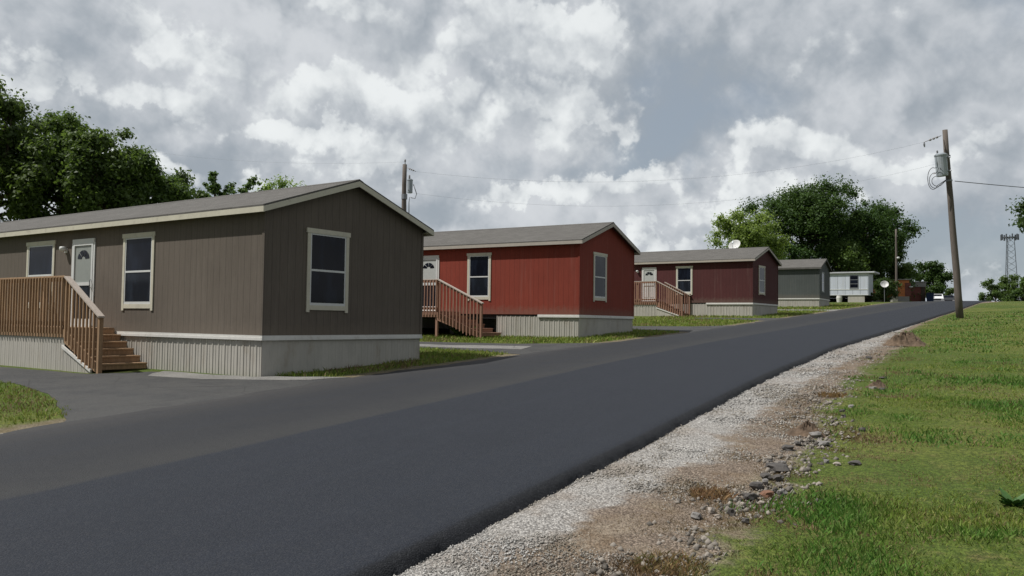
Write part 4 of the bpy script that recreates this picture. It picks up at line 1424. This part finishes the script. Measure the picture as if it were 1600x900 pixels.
M['rock_dark'] = plain('dark_stone', (.085, .078, .073), .9, var=.3, scale=25, bump=.4)
M['rock_grey'] = plain('grey_stone', (.20, .19, .18), .9, var=.25, scale=25, bump=.4)
M['rock_pale'] = plain('pale_stone', (.33, .29, .25), .9, var=.2, scale=25, bump=.4)
M['rock_red'] = plain('rust_stone', (.19, .10, .065), .9, var=.3, scale=25, bump=.4)
M['soil'] = plain('bare_soil', (.125, .088, .060), .95, var=.55, scale=9, bump=.5)
dk = 'dark broken stone in the line of rubble between gravel and lawn'
gy = 'grey flat stone in the line of rubble between gravel and lawn'
for i, (x, y, w, hh, m_, lb) in enumerate([
    (1275, 683, 22, 9, 'rock_grey', 'flat grey stone at the top of the rubble line beside the brown earth heap'), (1287, 696, 24, 6, 'rock_grey', gy), (1231, 704, 20, 9, 'rock_dark', dk), (1246, 697, 14, 7, 'rock_dark', dk),
    (1215, 736, 34, 12, 'rock_dark', 'largest dark stone in the middle of the rubble line'), (1203, 725, 12, 7, 'rock_dark', dk), (1222, 727, 12, 6, 'rock_grey', gy), (1197, 749, 18, 9, 'rock_dark', dk), (1215, 751, 18, 8, 'rock_dark', dk),
    (1182, 764, 22, 11, 'rock_dark', dk), (1196, 757, 12, 8, 'rock_grey', gy), (1172, 781, 26, 10, 'rock_dark', dk), (1198, 777, 20, 10, 'rock_red', 'rust coloured stone among the dark rubble'), (1222, 776, 15, 12, 'rock_grey', gy), (1211, 770, 8, 7, 'rock_dark', dk),
    (1142, 806, 13, 12, 'rock_dark', dk), (1165, 819, 14, 8, 'rock_dark', 'dark stone lying alone at the lower end of the rubble in the grass edge'), (1088, 811, 22, 9, 'rock_grey', 'flat grey slab lowest in the brown gravel'), (1111, 803, 14, 10, 'rock_pale', 'pale tan stone near the lower end of the rubble'), (1122, 812, 10, 6, 'rock_pale', 'smaller pale tan stone near the lower end of the rubble'),
    (1291, 725, 12, 6, 'rock_grey', 'grey stone in the dry grass right of the rubble, left of its paler neighbour'), (1308, 729, 14, 5, 'rock_pale', 'pale flat stone in the dry grass right of the rubble'), (1336, 728, 22, 7, 'rock_dark', 'dark flat stone in the lawn right of the pale flat one'), (1347, 675, 11, 7, 'rock_dark', 'single dark stone in the lawn above the dry patch'),
    (1379, 593, 14, 4, 'rock_dark', 'dark flat stone at the lawn edge, farthest of the scattered stones'), (1378, 611, 12, 5, 'rock_dark', 'dark stone on the small brown heap farther up the lawn edge'), (1364, 609, 12, 5, 'rock_grey', 'grey stone on the small brown heap farther up the lawn edge'), (1316, 645, 10, 5, 'rock_dark', dk), (1330, 638, 12, 5, 'rock_grey', gy), (1318, 653, 8, 4, 'rock_dark', dk),
    (1357, 560, 10, 4, 'rock_dark', 'black asphalt crumb on the gravel near the road edge'), (1250, 712, 8, 5, 'rock_pale', gy.replace('grey flat', 'small pale')), (1190, 790, 9, 5, 'rock_pale', gy.replace('grey flat', 'small pale')), (1160, 792, 8, 5, 'rock_pale', gy.replace('grey flat', 'small pale'))]):
    rock(x, y, w, hh, M[m_], lb, 100 + i)


def mound(px, py, wpx, hpx, label, seed):
    g = ground_pt(px, py); sc_ = g.y / F_PX
    w, hgt = wpx * sc_, hpx * sc_
    vs = []; fs = []
    n, m_ = 12, 34
    rg = random.Random(seed)
    for i in range(n):
        rr = i / (n - 1)
        for k in range(m_):
            a = 2 * math.pi * k / m_
            z = 1.5 * hgt * (1 - rr * rr) ** 1.3 * (.75 + .5 * fbm(np.array([math.cos(a) * rr * 4 + seed]), np.array([math.sin(a) * rr * 4]), 3)[0]) * (1 + rg.uniform(-.35, .35)) - .03 * rr
            q = rr * (1 + .2 * math.sin(3 * a + seed))
            vs.append((math.cos(a) * w / 2 * q, math.sin(a) * w * .6 * q, max(z, -.05)))
    for i in range(n - 1):
        for k in range(m_):
            fs.append((i * m_ + k, (i + 1) * m_ + k, (i + 1) * m_ + (k + 1) % m_, i * m_ + (k + 1) % m_))
    o = MB().add(vs, fs).build('soil_heap', M['soil'])
    o.location = g + Vector((0, 0, .02)); o.rotation_euler = (0, 0, -ROW + R(90))
    tag(o, label, 'soil heap', 'heaps of earth along the gravel')


mound(1414, 540, 52, 11, 'brown earth heap where the gravel narrows, farthest along the road edge', 1)
mound(1262, 679, 52, 9, 'rusty brown earth heap behind the flat grey stone', 2)
mound(1372, 607, 30, 6, 'small brown earth heap at the lawn edge halfway up', 3)


def blades(P, hgt, wid, colr, rg, lean=.9):
    """one bent blade (two triangles merged as a quad strip tip) per point"""
    n = len(P)
    a = rg.random(n) * 2 * math.pi
    A = np.stack([np.cos(a), np.sin(a), np.zeros(n)], 1) * wid[:, None] * .5
    b = rg.random(n) * 2 * math.pi
    Ln = np.stack([np.cos(b), np.sin(b), np.zeros(n)], 1) * (hgt * lean * rg.random(n))[:, None]
    up = np.zeros((n, 3)); up[:, 2] = hgt
    V = np.stack([P - A, P + A, P + up * .6 + Ln * .4 + A * .55, P + up * (.9 + .1 * rg.random(n))[:, None] + Ln], 1)
    C = np.repeat(colr, 4, 0)
    return V.reshape(-1, 3), C


GREENS = np.array([(.160, .225, .034), (.205, .250, .046), (.115, .192, .027), (.250, .265, .068), (.175, .232, .038)])
DRY = np.array([(.22, .165, .085), (.17, .115, .055), (.26, .20, .11)])


def grass_field():
    rg = np.random.default_rng(5)
    Ps = []; Hs = []; Ws = []; Cs = []
    # right-hand lawn: density falls with distance, blades widen to keep cover
    for s0, s1, dens, hb, wb in ((3.2, 6, 4200, .030, .0055), (6, 9, 3200, .038, .0075), (9, 14, 1400, .036, .011), (14, 22, 480, .040, .017), (22, 38, 130, .045, .030), (38, 60, 30, .05, .05)):
        u1 = {3.2: 5.2, 6: 6.0, 9: 7.0, 14: 9.0, 22: 12.0, 38: 16}[s0]
        n = int((s1 - s0) * u1 * dens)
        s = s0 + (s1 - s0) * rg.random(n); u = u1 * rg.random(n)
        t = tR(s) + u
        x, y = st2xy(s, t)
        wd = WD(s)
        rag = (fbm(x * 1.1, y * 1.1, 4) - .5) * 1.9
        e = (u - wd + rag)
        pdry = fbm(x * 1.5 + 40, y * 1.5 + 9, 4); bald = fbm(x * .7 + 8, y * .7 + 3, 4)
        lush = fbm(x * .9 + 91, y * .9 + 77, 4)
        keep = (rg.random(n) < np.clip(e * 2.2 + .10, .0, 1)) & (u > WG(s) * .75) & (rg.random(n) < np.clip((.74 - bald) * 7, .8, 1))
        ph = np.arctan2(x, y)
        keep &= (ph < R(35)) & (ph > R(-5))
        x, y, s, u, e, pdry, lush = [v[keep] for v in (x, y, s, u, e, pdry, lush)]
        n = len(x)
        z = G(s) + np.clip((u - WD(s)) * .02, 0, .07) - .012
        gi = rg.integers(0, len(GREENS), n); di = rg.integers(0, len(DRY), n)
        drybelt = 1.1 * np.exp(-((s - 9.2) / 1.7) ** 2 - ((u - 2.7) / 1.0) ** 2) * np.clip((lush - .38) * -6 + 1.2, 0, 1.3)
        isdry = rg.random(n) < drybelt + np.clip((pdry - .475) * 3.2, .08, .8) + np.clip(.75 - e * .85, 0, .8)
        c = np.where(isdry[:, None], DRY[di], GREENS[gi])
        lf = np.clip((lush - .42) * 5, 0, 1)
        c = c * (.80 + .35 * rg.random(n))[:, None]
        c = np.where(isdry[:, None], c, c * (1.05 - .12 * lf)[:, None] * np.array([1 - 0, 1, 1]))
        c[:, 0] = np.where(isdry, c[:, 0], c[:, 0] * (1 - .35 * lf))
        Ps.append(np.stack([x, y, z], 1)); Hs.append(hb * (.5 + .9 * rg.random(n)) * (1 + .6 * lf) * np.where(isdry, .6, 1.0)); Ws.append(wb * (.6 + .8 * rg.random(n)) * (1 + .4 * lf)); Cs.append(c)
    # dead straw lying over the bare verge
    for s0, s1, dens, wb in ((3.3, 7, 4200, .0045), (7, 12, 2200, .007), (12, 20, 700, .012), (20, 34, 170, .02)):
        n = int((s1 - s0) * 2.4 * dens)
        s = s0 + (s1 - s0) * rg.random(n); u = .3 + 2.4 * rg.random(n)
        x, y = st2xy(s, tR(s) + u)
        pz = fbm(x * 2.1 + 70, y * 2.1 + 21, 4)
        wg, wd = WG(s), WD(s)
        kk = np.clip((u - wg * .9) / .5, 0, 1) * np.clip((wd + .7 - u) / .6, 0, 1) * np.clip((pz - .42) * 5, .04, 1)
        keep = rg.random(n) < kk
        x, y, s, u = x[keep], y[keep], s[keep], u[keep]; n = len(x)
        Ps.append(np.stack([x, y, G(s) - .004], 1)); Hs.append(.022 * (.5 + rg.random(n))); Ws.append(wb * (.6 + .8 * rg.random(n)))
        Cs.append(DRY[rg.integers(0, 3, n)] * (.55 + .6 * rg.random(n))[:, None])
    # left-hand lawn patches between the driveways
    def hfrac(h, x, y):
        A, a = HOUSES[h]; a = R(a); d = np.array([math.sin(a), math.cos(a)]); nn = np.array([-math.cos(a), math.sin(a)])
        return (x - A[0]) * d[0] + (y - A[1]) * d[1], (x - A[0]) * nn[0] + (y - A[1]) * nn[1]
    for (s0, s1, t0, t1, dens, hb, wb) in ((0, 9.0, -22, -10.8, 420, .06, .018), (11.9, 18.9, -13.6, -11.2, 420, .09, .022), (16.6, 19.6, -22, -12.2, 330, .09, .024), (22.2, 31.0, -13.6, -11.1, 260, .10, .03), (22.2, 25.6, -19, -13, 260, .10, .03), (30.9, 32.5, -20, -12.5, 200, .08, .04), (35.3, 44, -20, -11.2, 130, .09, .045), (44, 61.5, -19, -11.4, 90, .10, .055), (65, 85, -20, -11.5, 45, .12, .08)):
        n = int((s1 - s0) * (t1 - t0) * dens)
        s = s0 + (s1 - s0) * rg.random(n); t = t0 + (t1 - t0) * rg.random(n)
        x, y = st2xy(s, t)
        keep = np.ones(n, bool)
        for h in (1, 2, 3, 4):
            a_, b_2 = hfrac(h, x, y); keep &= ~((a_ > -.02) & (a_ < W + .02) & (b_2 > -.02))
        # keep off the driveways
        dw1 = (s > np.interp(-t, [10.6, 12.1, 14.3, 16.6, 30], [6.2, 7.1, 7.95, 8.65, 8.85])) & (s < np.interp(-t, [11, 12.3, 13.2, 16], [12.45, 12.0, 11.5, 11.4]))
        dw2 = (s > np.interp(-t, [11, 12.4, 15, 30], [18.6, 19.1, 19.6, 19.8])) & (s < np.interp(-t, [11, 11.6, 13.6, 17, 30], [24.5, 23.7, 22.6, 22.2, 22.2]))
        dw3 = (s > np.interp(-t, [11, 12.4, 15, 30], [31.1, 31.9, 32.5, 32.7])) & (s < np.interp(-t, [11, 12.6, 15, 30], [37, 35.7, 35.3, 35.4]))
        dw4 = (s > np.interp(-t, [11, 12.6, 16], [42.6, 43.8, 44.4])) & (s < 47) & (t > -16)
        dw5 = (s > np.interp(-t, [11, 12.4], [61, 61.8])) & (s < np.interp(-t, [11, 12.4], [66.2, 64.8]))
        keep &= ~(dw1 | dw2 | dw3 | dw4 | dw5)
        keep &= (t < tL(s) - .28 - .25 * fbm(s * 2, t * 2, 2))
        thin = fbm(x * 1.2 + 5, y * 1.2, 3)
        keep &= rg.random(n) < np.clip((.72 - thin) * 6, .35, 1)
        x, y, s, t = x[keep], y[keep], s[keep], t[keep]
        n = len(x)
        dry = rg.random(n) < np.clip((fbm(x * .8 + 3, y * .8, 3) - .55) * 3, .06, .6) + np.clip(.5 - (tL(s) - t) * 1.2, 0, .5)
        c = np.where(dry[:, None], DRY[rg.integers(0, 3, n)], GREENS[rg.integers(0, 5, n)] * 1.1) * (.8 + .4 * rg.random(n))[:, None]
        Ps.append(np.stack([x, y, G(s) - .012], 1)); Hs.append(hb * (.5 + .9 * rg.random(n))); Ws.append(wb * (.6 + .8 * rg.random(n))); Cs.append(c)
    V, C = blades(np.concatenate(Ps), np.concatenate(Hs), np.concatenate(Ws), np.concatenate(Cs), rg)
    o = np_mesh('grass', V, 4, M['blade'], colors=C)
    tag(o, 'short uneven green lawn grass with dry patches along both sides of the road', 'grass', kind='stuff')
    print('grass blades', len(V) // 4)


grass_field()


def gravel_field():
    rg = np.random.default_rng(9)
    base = np.array([(1, 0, 0), (-1, 0, 0), (0, 1, 0), (0, -1, 0), (0, 0, .8), (0, 0, -.6)], float)
    fi = np.array([(0, 2, 4), (2, 1, 4), (1, 3, 4), (3, 0, 4), (2, 0, 5), (1, 2, 5), (3, 1, 5), (0, 3, 5)])
    P = []; Rr = []; C = []
    for s0, s1, dens, r0, r1 in ((3.3, 6, 3200, .005, .012), (6, 10, 1700, .006, .015), (10, 18, 520, .009, .020), (18, 34, 120, .014, .030)):
        n = int((s1 - s0) * 1.7 * dens)
        s = s0 + (s1 - s0) * rg.random(n); u = .03 + 1.7 * rg.random(n)
        wg = WG(s); wd = WD(s)
        k = np.where(u < wg, 1.0, np.clip(1 - (u - wg) / (wd - wg + .01), 0, 1) * .85 + .45)
        keep = (rg.random(n) < k) & (u < wd + .15)
        s, u = s[keep], u[keep]; n = len(s)
        x, y = st2xy(s, tR(s) + u)
        r = r0 + (r1 - r0) * rg.random(n) ** 2.2
        br = fbm(x * 1.4 + 3, y * 1.4 + 5, 4)
        g = .20 + .36 * rg.random(n) ** 1.2
        warm = np.clip((br - .45) * 5, 0, 1) * .8 + (u > WG(s)) * .5
        c = np.stack([g, g * (.975 - .08 * warm), g * (.93 - .18 * warm)], 1) * (1 - .38 * np.clip(warm, 0, 1))[:, None]
        dark = rg.random(n) < .10
        c[dark] *= .35
        P.append(np.stack([x, y, G(s) + r * .25 - .004], 1)); Rr.append(r); C.append(c)
    n = 2600
    s = 4.2 + 12 * rg.random(n) ** 1.3; u = WD(s) + rg.normal(size=n) * .20 - .10
    x, y = st2xy(s, tR(s) + u)
    keep = fbm(x * 1.9 + 33, y * 1.9 + 12, 3) > .47
    x, y, s = x[keep], y[keep], s[keep]; n = len(x)
    r = .012 + .026 * rg.random(n) ** 2.5
    g = .07 + .22 * rg.random(n)
    P.append(np.stack([x, y, G(s) + r * .2], 1)); Rr.append(r); C.append(np.stack([g * 1.06, g * .95, g * .82], 1))
    P = np.concatenate(P); Rr = np.concatenate(Rr); C = np.concatenate(C)
    n = len(P)
    d = base[None] * (0.65 + .7 * rg.random((n, 6, 1)))
    a = rg.random(n) * 6.28
    ca, sa = np.cos(a), np.sin(a)
    x = d[..., 0] * ca[:, None] - d[..., 1] * sa[:, None]; y = d[..., 0] * sa[:, None] + d[..., 1] * ca[:, None]
    tx = rg.normal(size=n) * .35; z = d[..., 2] + x * tx[:, None]
    V = np.stack([x, y, z], -1) * Rr[:, None, None] + P[:, None]
    Fc = (fi[None] + (np.arange(n) * 6)[:, None, None])
    o = np_mesh('gravel', V.reshape(-1, 3), 3, M['stone'], colors=np.repeat(C, 6, 0), faces=Fc)
    tag(o, 'loose white and brown crushed gravel along the edge of the new asphalt', 'gravel', kind='stuff')
    print('stones', n)


gravel_field()


def tuft(px, py, n, hgt, rad, cols, label, seed, name='dry_grass_tuft', cat='grass tuft', wid=.005):
    rg = np.random.default_rng(seed)
    g = ground_pt(px, py)
    a = rg.random(n) * 6.28; rr = rad * rg.random(n) ** .6
    P = np.stack([np.cos(a) * rr, np.sin(a) * rr, np.full(n, -.01)], 1)
    cols = np.array(cols)
    V, C = blades(P, hgt * (.4 + .8 * rg.random(n)), np.full(n, wid), cols[rg.integers(0, len(cols), n)] * (.7 + .5 * rg.random(n))[:, None], rg, 1.1)
    o = np_mesh(name, V, 4, M['blade'], colors=C)
    o.location = g
    tag(o, label, cat, 'grass tufts on the verge' if name == 'dry_grass_tuft' else None)


tuft(1112, 776, 420, .075, .17, [(.27, .17, .085), (.21, .12, .06), (.32, .22, .11)], 'rust brown dry tuft beside the lower rubble', 1)
tuft(1045, 885, 700, .06, .24, [(.34, .25, .12), (.24, .15, .07), (.16, .15, .05)], 'straw coloured dry tuft at the bottom edge of the photo', 2)
tuft(1010, 893, 400, .05, .20, [(.22, .15, .08), (.16, .10, .05)], 'brown dry tuft left of the straw coloured one at the bottom edge', 3)
tuft(1300, 620, 300, .09, .22, [(.25, .17, .07), (.20, .12, .05)], 'golden dry tuft halfway up the gravel edge', 4)
tuft(728, 527, 260, .42, .35, [(.06, .11, .02), (.08, .13, .03)], 'tall green weeds at the foot of the reddish porch steps', 5, 'weed_clump', 'weeds', .03)


def broadleaf(px, py, label):
    rg = random.Random(4)
    g = ground_pt(px, py)
    root = empty('broadleaf_weed', g); tag(root, label, 'weed')
    for k in range(26):
        a = k * 2.4 + rg.uniform(-.3, .3); L = rg.uniform(.07, .15); w = L * rg.uniform(.36, .5); el = rg.uniform(.2, 1.05)
        prof = [(0, .15), (.25, .75), (.5, 1.0), (.75, .75), (1, .05)]
        vs = []; fs = []
        for t, ww in prof:
            r_ = L * t * math.cos(el * (1 - .45 * t)); z = L * t * math.sin(el) - .05 * t * t * L
            for s_, zo in ((-1, .012), (0, 0), (1, .012)):
                vs.append((math.cos(a) * r_ - math.sin(a) * s_ * w * ww * .5, math.sin(a) * r_ + math.cos(a) * s_ * w * ww * .5, z + zo + .02))
        for i in range(4):
            for j in range(2): fs.append((i * 3 + j, i * 3 + j + 1, i * 3 + j + 4, i * 3 + j + 3))
        MB().add(vs, fs).build('leaf', M['weed_leaf'], root, smooth=True)


M['weed_leaf'] = plain('broad_leaf', (.055, .125, .028), .55, var=.3, scale=20)
broadleaf(1583, 797, 'dark broad leaved weed in the lawn at the right edge of the photo')

# ------------------------------------------------------------------ sky
SUN_AZ, SUN_EL = R(-97), R(55)          # azimuth measured from +Y towards +X
world = bpy.data.worlds.new("World"); sc.world = world
world.use_nodes = True
nt = world.node_tree
for nd in list(nt.nodes): nt.nodes.remove(nd)
h = NT(nt)
out = h.n('ShaderNodeOutputWorld'); bg = h.n('ShaderNodeBackground'); h.L.new(bg.outputs[0], out.inputs[0])
STR = .10
bg.inputs[1].default_value = STR
sky = h.n('ShaderNodeTexSky', sky_type='NISHITA')
sky.sun_disc = False; sky.sun_elevation = SUN_EL; sky.sun_rotation = SUN_AZ; sky.air_density = 1.0; sky.dust_density = 2.0; sky.ozone_density = 1.0
dirv = h.vmath('NORMALIZE', h.n('ShaderNodeTexCoord').outputs['Generated'])
sp = h.n('ShaderNodeSeparateXYZ'); h.put(sp.inputs[0], dirv)
az = h.math('ARCTAN2', sp.outputs[0], sp.outputs[1]); el = h.math('ARCSINE', sp.outputs[2])
cb = h.n('ShaderNodeCombineXYZ'); h.put(cb.inputs[0], az); h.put(cb.inputs[1], el)
ae = cb.outputs[0]


def AE(x, y):
    d = _f * F_PX + _rr * (x - 800) - _uu * (y - 450); d = d / np.linalg.norm(d)
    return math.atan2(d[0], d[1]), math.asin(d[2])


def bumps(hh, vec, lst):
    tot = None
    for (x, y, rx, ry, w) in lst:
        a, e = AE(x, y)
        d = hh.vmath('MULTIPLY', hh.vmath('SUBTRACT', vec, (a, e, 0)), (F_PX / rx, F_PX / ry, 0))
        g = hh.math('MULTIPLY', hh.math('POWER', 2.71828, hh.math('MULTIPLY', hh.vmath('DOT_PRODUCT', d, d), -1.0)), w)
        tot = g if tot is None else hh.math('ADD', tot, g)
    return tot


# three banks of cumulus, far to near: (x, y, rx, ry, weight) as directions
BANKS = [
    [(610, 95, 80, 55, .9), (735, 90, 70, 40, .7), (850, 100, 70, 55, .9), (935, 115, 60, 75, 1.0), (520, 15, 90, 28, .8), (880, 20, 110, 34, .7), (260, 55, 80, 30, .7), (60, 95, 100, 34, .6), (1280, 85, 90, 40, .7), (1420, 150, 120, 40, .55), (400, 95, 60, 30, .6)],
    [(490, 165, 90, 48, 1.0), (640, 185, 95, 45, .85), (770, 185, 80, 50, .8), (905, 190, 90, 60, .95), (270, 150, 70, 34, .7), (140, 225, 100, 26, .5), (1240, 230, 120, 40, .65), (1540, 225, 120, 60, .6), (1390, 250, 100, 30, .5)],
    [(500, 232, 85, 30, 1.1), (425, 232, 50, 24, .7), (600, 262, 90, 22, .6), (990, 285, 75, 28, 1.0), (860, 312, 110, 24, .85), (1040, 372, 60, 14, .8), (1130, 325, 90, 34, .7), (1290, 300, 110, 26, .5), (1500, 415, 110, 12, .5), (1540, 330, 100, 14, .4), (250, 250, 60, 18, .6), (350, 300, 120, 20, .5)],
]

# cloud relief group, sampled twice so that the flanks turned to the sun come out lighter
grp = bpy.data.node_groups.new('cloud_relief', 'ShaderNodeTree')
grp.interface.new_socket('Vector', in_out='INPUT', socket_type='NodeSocketVector')
grp.interface.new_socket('Relief', in_out='OUTPUT', socket_type='NodeSocketFloat')
gh = NT(grp)
gi = gh.n('NodeGroupInput'); go = gh.n('NodeGroupOutput')
rot = gh.n('ShaderNodeMapping'); gh.put(rot.inputs['Vector'], gi.outputs[0]); rot.inputs['Rotation'].default_value = (0, 0, .62); rot.inputs['Location'].default_value = (13.37, 5.71, 0)
v = rot.outputs[0]
wn = gh.n('ShaderNodeTexNoise', noise_dimensions='2D'); gh.put(wn.inputs['Vector'], v); wn.inputs['Scale'].default_value = 22.0; wn.inputs['Detail'].default_value = 3; wn.inputs['Roughness'].default_value = .6
vw = gh.vmath('ADD', v, gh.vmath('SCALE', gh.vmath('SUBTRACT', wn.outputs['Color'], (.5, .5, .5)), scale=.045))
tot = gh.math('MULTIPLY', gh.noise(v, 30.0, 6, .60, dims='2D'), .26)
for sc_b, amp in ((6.5, .70), (13.0, .50), (27.0, .27), (56.0, .13)):
    f1 = gh.voro(vw, sc_b, 'F1', dims='2D')
    tot = gh.math('ADD', tot, gh.math('MULTIPLY', gh.math('SUBTRACT', 1.0, gh.math('MULTIPLY', f1, f1)), amp))
gh.L.new(tot, go.inputs[0])


def relief(vec):
    g = h.n('ShaderNodeGroup'); g.node_tree = grp
    h.put(g.inputs[0], vec); return g.outputs[0]


rot = h.n('ShaderNodeMapping'); h.put(rot.inputs['Vector'], ae); rot.inputs['Rotation'].default_value = (0, 0, .47); rot.inputs['Location'].default_value = (3.31, 8.13, 0)
aer = rot.outputs[0]
R0 = relief(ae)
R1 = relief(h.vmath('ADD', ae, (-.012, .026, 0)))
lit = h.math('SUBTRACT', R0, R1)                                     # > 0 on flanks turned to the light
wn2 = h.n('ShaderNodeTexNoise', noise_dimensions='2D'); h.put(wn2.inputs['Vector'], aer); wn2.inputs['Scale'].default_value = 8.0; wn2.inputs['Detail'].default_value = 6; wn2.inputs['Roughness'].default_value = .6
aew = h.vmath('ADD', ae, h.vmath('SCALE', h.vmath('SUBTRACT', wn2.outputs['Color'], (.5, .5, .5)), scale=.15))
n_big = h.noise(h.scale_vec(aer, (1, 1.3, 1)), 3.2, 6, .55, .2, dims='2D')
n_med = h.noise(h.scale_vec(aer, (1, 1.2, 1)), 8.0, 8, .62, .2, dims='2D')
DARK = [(120, 160, 120, 50, .6), (330, 250, 100, 60, .6), (60, 20, 140, 35, .35), (1050, 150, 90, 90, .9), (1180, 165, 100, 60, .8), (1000, 235, 90, 50, .8), (690, 325, 110, 45, 1.0), (880, 275, 70, 28, .7), (1100, 250, 90, 45, .5), (1010, 20, 70, 30, .4),
        (1560, 45, 120, 50, .6), (1540, 395, 170, 55, 1.3), (1400, 330, 100, 35, .3), (1090, 350, 45, 20, .6), (780, 260, 50, 30, .35)]
dk_ = bumps(h, aew, DARK)
tone = h.math('ADD', h.math('ADD', h.math('MULTIPLY', n_big, .50), h.math('MULTIPLY', n_med, .60)), h.math('ADD', h.math('MULTIPLY', dk_, -.26), h.math('MULTIPLY', lit, .45)))
tone = h.step(tone, .18, .80)
grey = h.mix(tone, (.315, .355, .398), (.595, .620, .650))
# blue showing through the thin places: the sky texture itself, veiled
veil = h.mix(.5, h.vmath('SCALE', sky.outputs[0], scale=STR), (.33, .385, .44))
gap = h.math('MULTIPLY', h.step(h.math('ADD', dk_, h.math('MULTIPLY', h.math('SUBTRACT', n_med, .5), -1.6)), .25, 1.3), .48)
right = h.step(az, R(-8), R(14), 0.2, 1.0)
base = h.mix(h.math('MULTIPLY', gap, right), grey, veil)
color = base
DLT = (-.012, .026, 0)
aew2 = h.vmath('ADD', aew, DLT)
nm = h.math('SUBTRACT', n_med, .5)
for k, bank in enumerate(BANKS):
    h0 = h.math('ADD', bumps(h, aew, bank), h.math('ADD', h.math('MULTIPLY', h.math('SUBTRACT', R0, 1.38), .95), h.math('MULTIPLY', nm, .5)))
    h1 = h.math('ADD', bumps(h, aew2, bank), h.math('ADD', h.math('MULTIPLY', h.math('SUBTRACT', R1, 1.38), .95), h.math('MULTIPLY', nm, .5)))
    lk = h.math('SUBTRACT', h0, h1)                       # > 0 on tops and sunward flanks
    top = h.step(lk, -.12, .14)
    wdt = h.mixf(top, .90, .30)
    al = h.n('ShaderNodeMapRange', interpolation_type='SMOOTHSTEP')
    h.put(al.inputs[0], h0); al.inputs[1].default_value = .30; h.put(al.inputs[2], h.math('ADD', .30, wdt))
    lum = h.math('ADD', (.36, .40, .42)[k], h.math('ADD', h.math('MULTIPLY', lk, .50), h.math('ADD', h.math('MULTIPLY', lit, 1.05), h.math('MULTIPLY', nm, 1.1))))
    lum = h.step(lum, -.14, 1.16)
    cum = h.mix(lum, (.405, .440, .478), (.800, .828, .832))
    color = h.mix(h.math('MULTIPLY', al.outputs[0], (.82, .88, .9)[k]), color, cum)
# near the horizon everything sinks into pale blue-grey; below it a dull ground glow
hz = h.step(el, R(0.3), R(4.0), .4, 0.0)
color = h.mix(hz, color, (.40, .47, .54))
back = h.step(sp.outputs[1], -.35, .35, .55, 1.0)
color = h.vmath('SCALE', color, scale=back)
below = h.step(el, R(-3), R(0), 1.0, 0.0)
color = h.mix(below, color, (.12, .13, .11))
h.put(bg.inputs[0], h.vmath('SCALE', color, scale=1.0 / STR))
world.cycles.sampling_method = 'MANUAL'
world.cycles.sample_map_resolution = 512

# ------------------------------------------------------------------ sun
sd = bpy.data.lights.new("sun", 'SUN'); sd.energy = 4.0; sd.angle = R(0.9); sd.color = (1.0, .965, .91)
so = bpy.data.objects.new("sun", sd); col.objects.link(so)
dvec = Vector((math.sin(SUN_AZ) * math.cos(SUN_EL), math.cos(SUN_AZ) * math.cos(SUN_EL), math.sin(SUN_EL)))
so.rotation_euler = dvec.to_track_quat('Z', 'Y').to_euler()
so.location = dvec * 200

sc.view_settings.view_transform = 'Standard'
sc.view_settings.look = 'None'
sc.view_settings.gamma = 1
sc.view_settings.use_curve_mapping = False
sc.view_settings.exposure = 0.10
sc.cycles.max_bounces = 6
sc.cycles.transparent_max_bounces = 4
sc.cycles.use_denoising = True
sc.render.engine = 'CYCLES'
